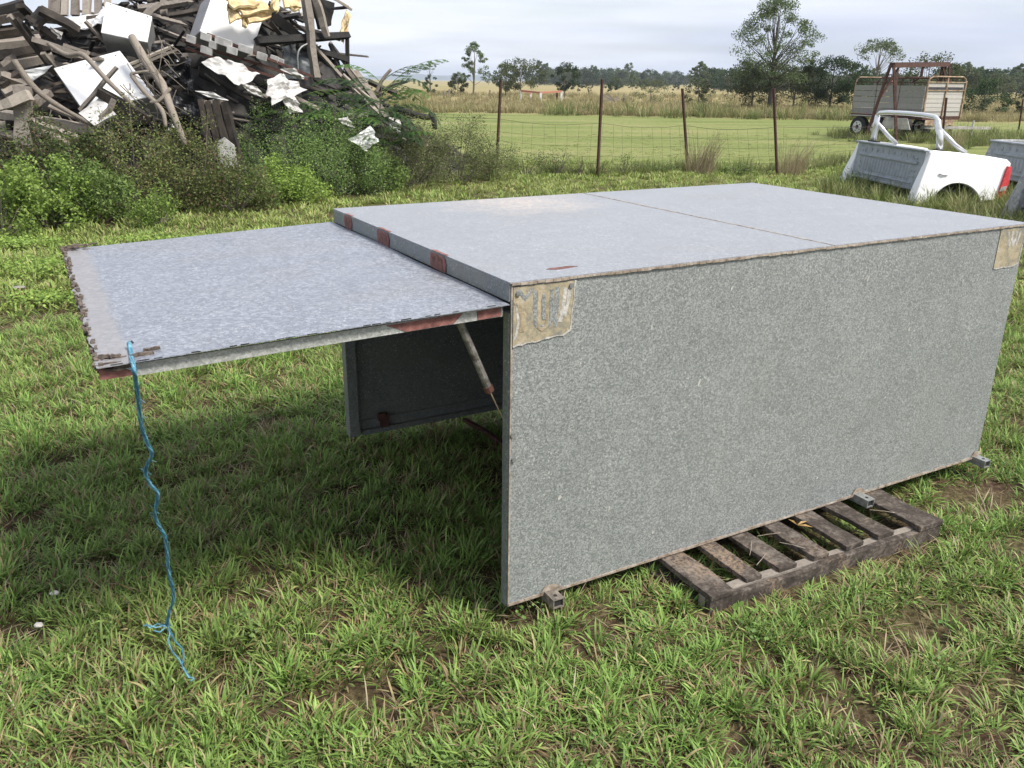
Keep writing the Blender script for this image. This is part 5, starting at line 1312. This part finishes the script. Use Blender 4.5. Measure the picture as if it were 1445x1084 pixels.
# (px base, py base, width m, depth, height, leaves, palette, leaf size, label)
SH = [((-40, 345), 1.0, .9, .62, 5200, BR, .040, 'bright green leafy bush at the left edge of the scrub'),
      ((45, 330), .9, .8, .66, 5200, BR, .040, 'bright green bush with rounded top, second from the left'),
      ((110, 322), .9, .7, .62, 6000, MD, .036, 'mid-green bush between the bright bush and the tall brownish thicket'),
      ((215, 326), .6, .45, .34, 2600, BR, .028, 'low bright green bush at the foot of the brownish thicket'),
      ((60, 312), 1.4, .8, 1.08, 9500, DK, .034, 'dark green thicket behind the bright bushes at left'),
      ((165, 308), 1.4, .9, 1.05, 9500, RD, .028, 'tall brownish-green thicket below the chest freezer'),
      ((255, 302), 1.2, .9, 1.0, 10500, RD, .028, 'dark thicket with bare reddish stems beside the split stump'),
      ((322, 303), 1.0, .6, .66, 6000, DK, .028, 'low dark bush right of the split stump'),
      ((400, 293), .9, .5, .50, 5200, BR, .036, 'bright light green bush in the middle of the scrub'),
      ((395, 287), 1.45, .8, 1.12, 11500, FE, .022, 'large feathery light green weed bush in the centre of the scrub'),
      ((468, 281), 1.3, .8, 1.02, 12500, FE, .022, 'feathery green weed bush right of the centre'),
      ((520, 276), 1.0, .6, .62, 6000, MD, .028, 'low mid-green bush below the white shard'),
      ((566, 270), 1.5, .9, 1.02, 12500, OL, .026, 'olive brown bush right of the white shard'),
      ((640, 263), 1.5, .9, .92, 12500, OL, .026, 'olive bush at the right end of the scrub, left of the first picket'),
      ((692, 256), .9, .6, .55, 4500, DK, .026, 'small dark bush at the foot of the first picket'),
      ((545, 268), .5, .4, .30, 1600, BR, .026, 'small bright green plant in front of the olive bush')]
for i, (b_, w_, d_, h_, n_, pal_, ls_, lab_) in enumerate(SH):
    g = at(*b_); g = Vector((g.x, g.y+d_*.45, 0))
    shrub('bush', g.x, g.y, w_, d_, h_, n_, pal_, ls_, lab_, seed=100+i, stems=22)
for i, (b_, h_, lab_) in enumerate((((785, 248), .40, 'small dark leafy weed at the fence, left of the second picket'), ((742, 248), .38, 'twiggy green weed between the first and second pickets'), ((820, 250), .5, 'thin upright weed just left of the second picket'),
                                    ((880, 246), .28, 'small weed right of the second picket'), ((1040, 246), .26, 'small weed between the third and fourth pickets'), ((1205, 272), .3, 'green weeds growing through the front of the white ute tub'), ((930, 246), .22, 'low weed left of the third picket'))):
    g = at(*b_); shrub('weed', g.x, g.y, .6 if i != 2 else .2, .4, h_, 700 if i != 2 else 260, OL if i < 3 else MD, .026, lab_, 'weed', seed=150+i, stems=10)

# leafy low ground cover on the left lawn
def cover():
    P_ = []
    for c, rx, ry, n in (((70, 385), .8, .45, 2600), ((20, 350), .5, .3, 1400), ((250, 345), .6, .2, 900), ((60, 430), .4, .2, 700)):
        g = at(*c); r = nr.normal(size=(n, 2))*.45; P_.append(np.stack([g.x+r[:, 0]*rx, g.y+r[:, 1]*ry, .03+.05*nr.rand(n)], -1))
    P_ = np.concatenate(P_); v, f, c = leaves(P_, .028, BR, seed=5, aspect=.8, up=1.5)
    tag(np_mesh('clover_patch', v, f, MAT['leaf'], tint=c), 'bright broad-leaved weeds creeping over the lawn at left', 'ground cover', kind='stuff')
cover()

# feathery sapling with drooping bipinnate fronds
def frond(m, base_, az, L_, rise, droop, V, Fc, T_, col):
    d0 = Vector((math.cos(az), math.sin(az), 0)); pts = [base_]; a = rise; p = Vector(base_); n = 9
    for k in range(n):
        a -= droop/n*(.5+k/n); p = p+(d0*math.cos(a)+U*math.sin(a))*L_/n; pts.append(p.copy())
    m.tube(pts, [.005*(1-.07*i) for i in range(n+1)], 4)
    side = Vector((-d0.y, d0.x, 0))
    for i in range(2, n+1):
        q = pts[i]; dirv = (pts[i]-pts[i-1]).normalized()
        for s_ in (-1, 1):
            pl = L_*.26*math.sin(PI*min(1, (i+1)/(n+2)))+.03; pd = (side*s_+dirv*.55-U*.35).normalized(); 
            wv = dirv*.016
            for k in range(9):
                t0, t1 = k/9, (k+.8)/9
                for sg in (-1, 1):
                    b0 = len(V); e0 = q+pd*pl*t0; e1 = q+pd*pl*t1; tip = (e0+e1)/2+dirv*sg*.021+U*rnd.uniform(-.006, .004)
                    V += [tuple(e0), tuple(e1), tuple(tip+pd*.006), tuple(tip-pd*.004)]; Fc.append((b0, b0+1, b0+2, b0+3)); cc = [c*rnd.uniform(.75, 1.3) for c in col]; T_ += [[*cc, 1]]*4
def sapling(px_, py_, h, nf, label, seed, azs, dark, Dadd=0):
    global rnd
    g = at(px_, py_); g.y += Dadd; g.z = 0; root = empty('feathery_sapling', g, label, 'sapling'); m = MB(); V = []; Fc = []; T_ = []; s_local[0] = True
    stem = [Vector((0, 0, 0)), Vector((.03, 0, h*.35)), Vector((-.02, .02, h*.7)), Vector((.04, 0, h))]
    ms = MB(); ms.tube(stem, [.016, .013, .010, .006], 7); ms.build('stem', MAT['bark'], root, smooth=True)
    mr = MB()
    for i in range(nf):
        t = .35+.65*i/max(1, nf-1); b = stem[1].lerp(stem[3], (t-.33)/.67); az = azs[i % len(azs)]+rnd.uniform(-.35, .35)
        frond(mr, b, az, rnd.uniform(.6, .95)*(.75+.3*t), rnd.uniform(.4, .9), rnd.uniform(.8, 1.8), V, Fc, T_, (.045, .095, .035) if (i % 3 and dark) else (.10, .20, .045))
    mr.build('leaf_stalks', grn, root, recalc=False)
    np_mesh('foliage', np.array(V), np.array(Fc), MAT['leaf'], tint=np.array(T_), parent=root); s_local[0] = False
sapling(550, 262, 1.42, 26, 'feathery-leaved sapling with drooping fronds spreading over the right end of the heap', 3, (0, .6, 2.6, 3.14, -.5, 3.6, 1.2), True, -.6)
sapling(500, 262, 1.05, 18, 'smaller feathery sapling left of the large one, fronds over the white scrap', 4, (3.1, 2.4, 3.8, .2, -.6), True, -.7)
sapling(430, 262, 1.32, 7, 'slender bright sapling standing in front of the charred frame', 5, (0, 2.8, 1.0, 3.6, -.4), False, -.3)

# ------------------------------------------------------------------ trees
def make_tree(name, H_, crown_w, trunk_h, nclump, nleaf, leaf, cols, label, cat='tree', group=None, seed=0, kind='open', bark='bark', loc=(0, 0, 0), trunk_r=None):
    r = np.random.RandomState(seed); root = empty(name, loc, label, cat, group); s_local[0] = True
    m = MB(); tr_ = trunk_r or H_*.016
    lean = r.uniform(-.04, .04)*H_
    trunk = [Vector((0, 0, -.1)), Vector((lean*.4, 0, H_*.3)), Vector((lean, .0, H_*.6)), Vector((lean*.7, 0, H_*.88))]
    m.tube(trunk, [tr_*1.3, tr_, tr_*.65, tr_*.2], 8)
    Cs = []
    for i in range(nclump):
        u = (i+r.rand())/nclump
        if kind == 'open':
            z = trunk_h+(H_-trunk_h)*u**.85; wr = math.sin(PI*min(1, .18+.80*(z-trunk_h)/(H_-trunk_h)))**.7
            rr = crown_w/2*wr*math.sqrt(r.uniform(.10, 1)); a = r.uniform(0, 2*PI); c = (rr*math.cos(a)+lean*.7, rr*math.sin(a)*.9, z)
        elif kind == 'round':
            a = r.uniform(0, 2*PI); q = r.normal(size=3); q /= np.linalg.norm(q); q *= r.uniform(.55, 1)**.5
            hh = (H_-trunk_h)/2; c = (q[0]*crown_w/2, q[1]*crown_w/2, trunk_h+hh+q[2]*hh)
        elif kind == 'umbrella':
            a = r.uniform(0, 2*PI); rr = crown_w/2*math.sqrt(r.rand()); c = (rr*math.cos(a), rr*math.sin(a), trunk_h+(H_-trunk_h)*(math.sqrt(max(0, 1-(rr/(crown_w/2))**2))*.8+.1)*r.uniform(.65, 1))
        elif kind == 'low':
            a = r.uniform(0, 2*PI); rr = crown_w/2*math.sqrt(r.rand()); c = (rr*math.cos(a), rr*math.sin(a)*.7, (H_*math.sqrt(max(0, 1-(rr/(crown_w/2))**2*.75)))*r.rand()**.6*.92+.1)
        Cs.append(c)
    Cs = np.array(Cs)
    for i in range(0, nclump, 3 if nclump < 60 else 3):
        c = Vector(Cs[i]); tb = max(.12*H_, min(c.z*.62, H_*.8)); 
        s0 = trunk[0].lerp(trunk[3], min(.95, (tb+.1)/(H_*.98))); rad_ = tr_*.45*(1-.6*tb/H_)
        mid_ = s0.lerp(c, .5)+Vector((r.uniform(-.05, .05)*H_*.5, 0, -.02*H_+r.uniform(0, .03)*H_))
        m.tube([s0, mid_, c], [rad_, rad_*.6, rad_*.2], 4, False)
    m.build('trunk', MAT[bark], root, recalc=False)
    k = r.randint(nclump, size=nleaf); cr = crown_w*(.085 if kind == 'open' else .12)*(.6+.8*r.rand(nclump))
    g = r.normal(size=(nleaf, 3)); g /= np.linalg.norm(g, axis=1)[:, None]; g[:, 2] *= .7
    P_ = Cs[k]+g*(cr[k]*(r.rand(nleaf)**.45))[:, None]
    v, f, c = leaves(P_, leaf, cols, seed=seed, up=.3, aspect=.6)
    np_mesh('crown', v, f, MAT['leaf'], tint=c, parent=root); s_local[0] = False
    return root
EU = [(.09, .13, .05), (.115, .155, .065), (.07, .105, .04), (.13, .165, .07)]
DG = [(.035, .065, .022), (.05, .085, .03), (.028, .05, .018)]
OG = [(.075, .095, .035), (.095, .11, .045), (.06, .075, .028)]
def tloc(px_, py_): g = at(px_, py_); return Vector((g.x, g.y, 0))
make_tree('gum_tree', 5.75, 4.9, 1.4, 130, 13500, .10, EU, 'tallest tree, an open-crowned gum standing right of the fourth picket', seed=1, kind='open', bark='bark_dark', loc=tloc(1085, 157), trunk_r=.11)
make_tree('dark_tree', 3.1, 3.8, .5, 80, 11000, .10, DG, 'dense dark green round tree between the tall gum and the stock trailer', seed=2, kind='round', bark='bark_dark', loc=tloc(1170, 156))
make_tree('understory_tree', 2.9, 3.6, .4, 60, 8000, .10, OG, 'low olive tree under the tall gum, to the left of its trunk', seed=3, kind='low', loc=tloc(1060, 156))
make_tree('understory_tree', 2.8, 3.4, .4, 60, 8000, .10, OG, 'low grey-green tree under the tall gum, to the right of its trunk', seed=4, kind='low', loc=tloc(1118, 155))
make_tree('understory_tree', 2.3, 2.6, .4, 40, 4500, .10, DG, 'small dark tree right of the dense round tree', seed=14, kind='low', loc=tloc(1205, 158))
make_tree('round_bush', 1.75, 1.9, .25, 36, 2800, .09, OG, 'olive round bush standing alone behind the third picket', 'bush', seed=5, kind='low', loc=tloc(985, 151))
make_tree('slender_tree', 4.9, 3.0, 1.6, 46, 3200, .15, EU, 'slender two-tiered gum left of the first picket, tallest on the left of the field', seed=6, kind='open', loc=tloc(668, 135))
make_tree('field_tree', 3.4, 4.2, .7, 50, 4200, .15, OG, 'broad grey-green tree just right of the first picket top', seed=7, kind='round', loc=tloc(735, 138))
make_tree('field_tree', 3.0, 2.4, .6, 36, 2600, .15, EU, 'narrow tree directly behind the first picket', seed=8, kind='round', loc=tloc(713, 137))
make_tree('field_tree', 3.0, 2.8, .6, 40, 3000, .15, DG, 'dark green tree behind the right end of the red rail frame', seed=9, kind='round', loc=tloc(797, 138))
make_tree('field_tree', 2.1, 2.2, .4, 26, 1800, .15, OG, 'rounded low tree left of the slender gum', seed=10, kind='low', loc=tloc(646, 136))
make_tree('field_tree', 2.1, 1.5, .5, 20, 1100, .14, DG, 'small dark tree at the right end of the sapling fronds', seed=11, kind='low', loc=tloc(607, 134))
make_tree('field_tree', 4.0, 1.8, 2.6, 16, 500, .15, EU, 'thin tree with a small top tuft above the small dark tree', seed=12, kind='umbrella', loc=tloc(608, 128))
make_tree('field_tree', 1.5, .9, .5, 14, 500, .12, OG, 'tiny lone tree between the first and second pickets', seed=13, kind='round', loc=tloc(830, 136))
make_tree('round_tree', 5.2, 3.6, 2.9, 46, 2600, .13, EU, 'round-topped gum rising behind the left end of the stock trailer', seed=15, kind='umbrella', loc=tloc(1229, 147))
make_tree('right_bush', 1.85, 2.4, .3, 44, 3600, .09, DG, 'dense dark bush right of the stock trailer end gate', 'bush', seed=16, kind='low', loc=tloc(1385, 165))
make_tree('right_bush', .8, .6, .2, 14, 500, .07, DG, 'tiny dark shrub in the pale gap near the right edge', 'bush', seed=17, kind='low', loc=tloc(1420, 160))
make_tree('right_bush', 2.2, 1.6, .3, 30, 2200, .09, DG, 'dark leafy tree cut by the right edge of the picture', 'bush', seed=18, kind='low', loc=tloc(1450, 165))
make_tree('twiggy_bush', 1.7, 3.0, .1, 30, 1300, .09, OL, 'sparse twiggy grey bush in the dry field left of the third picket', 'bush', seed=19, kind='low', loc=tloc(918, 148))
make_tree('behind_trailer_tree', 2.9, 3.0, .6, 46, 3400, .10, OG, 'olive-green tree rising behind the middle of the stock trailer', seed=20, kind='round', loc=tloc(1300, 165))
# tree line: four kinds, copied
protos = [make_tree('line_tree', 5.0, 5.6, .4, 44, 2600, .34, EU, 'x', seed=30, kind='low'), make_tree('line_tree', 4.6, 6.0, .2, 40, 2400, .34, DG, 'x', seed=31, kind='round'),
          make_tree('line_tree', 5.6, 4.6, .8, 36, 2000, .34, EU, 'x', seed=32, kind='open'), make_tree('line_tree', 4.4, 6.6, .2, 40, 2600, .34, OG, 'x', seed=33, kind='low')]
spots = []
for i in range(84): # far line
    px_ = 757+i*3.6+rnd.uniform(-2, 2); spots.append((px_, rnd.uniform(119.8, 122.0) if px_ > 800 else rnd.uniform(119.5, 120.6), rnd.uniform(.85, 1.2), 'far line left of the tall gum'))
for i in range(26): spots.append((985+i*8+rnd.uniform(-4, 4), rnd.uniform(126, 130), rnd.uniform(.75, 1.0), 'wood behind the tall gum'))
for i in range(46): spots.append((1335+i*5+rnd.uniform(-3, 3), rnd.uniform(131, 137), rnd.uniform(.78, 1.02), 'wood right of the stock trailer'))
for i in range(24): spots.append((1195+i*7+rnd.uniform(-3, 3), rnd.uniform(129, 133), rnd.uniform(.65, .85), 'wood behind the stock trailer'))
for px_ in (646, 700, 722, 745, 765, 690): spots.append((px_+rnd.uniform(-3, 3), 119.6, rnd.uniform(.45, .7), 'sparse far trees near the first picket'))
for px_ in (905, 868, 1040, 892, 930): spots.append((px_, 127, .5, 'scattered trees before the far line'))
TLG = 'gum trees of the distant tree line'
used = set()
for i, (px_, py_, s_, reg_) in enumerate(spots):
    k = rnd.randrange(4); src = protos[k]; g = tloc(px_, py_)
    o = src if k not in used else copy_tree(src); used.add(k)
    o.location = g; o.rotation_euler = (0, 0, rnd.uniform(0, 6.28)); ss = s_*rnd.uniform(.9, 1.1)*(1 if py_ > 125 else 1.25); o.scale = (ss*1.05, ss*1.05, ss)
    o['label'] = 'distant grey-green tree in the '+reg_; o['group'] = reg_
# small figures of the far field: scattered shrubs
for i, (px_, py_, lab_) in enumerate(((862, 134, 'small dark shrub left of the broken gate timbers'), (955, 128, 'small dark shrub in the dry field behind the third picket'), (815, 131, 'small shrub right of the red rail frame'))):
    g = tloc(px_, py_); make_tree('field_shrub', 1.5, 1.8, .1, 12, 400, .2, DG, lab_, 'shrub', seed=50+i, kind='low', loc=g)

# ------------------------------------------------------------------ damp summer air
mh = bpy.data.materials.new('haze'); mh.use_nodes = True; nh = mh.node_tree; nh.nodes.remove(nh.nodes['Principled BSDF'])
pv = nh.nodes.new('ShaderNodeVolumePrincipled'); pv.inputs['Density'].default_value = .00032; pv.inputs['Color'].default_value = (.80, .88, 1, 1); nh.links.new(pv.outputs[0], nh.nodes['Material Output'].inputs['Volume'])
m = MB(); m.box((-9500, -400, -2), (9500, 9500, 60)); tag(m.build('haze', mh), kind='stuff')
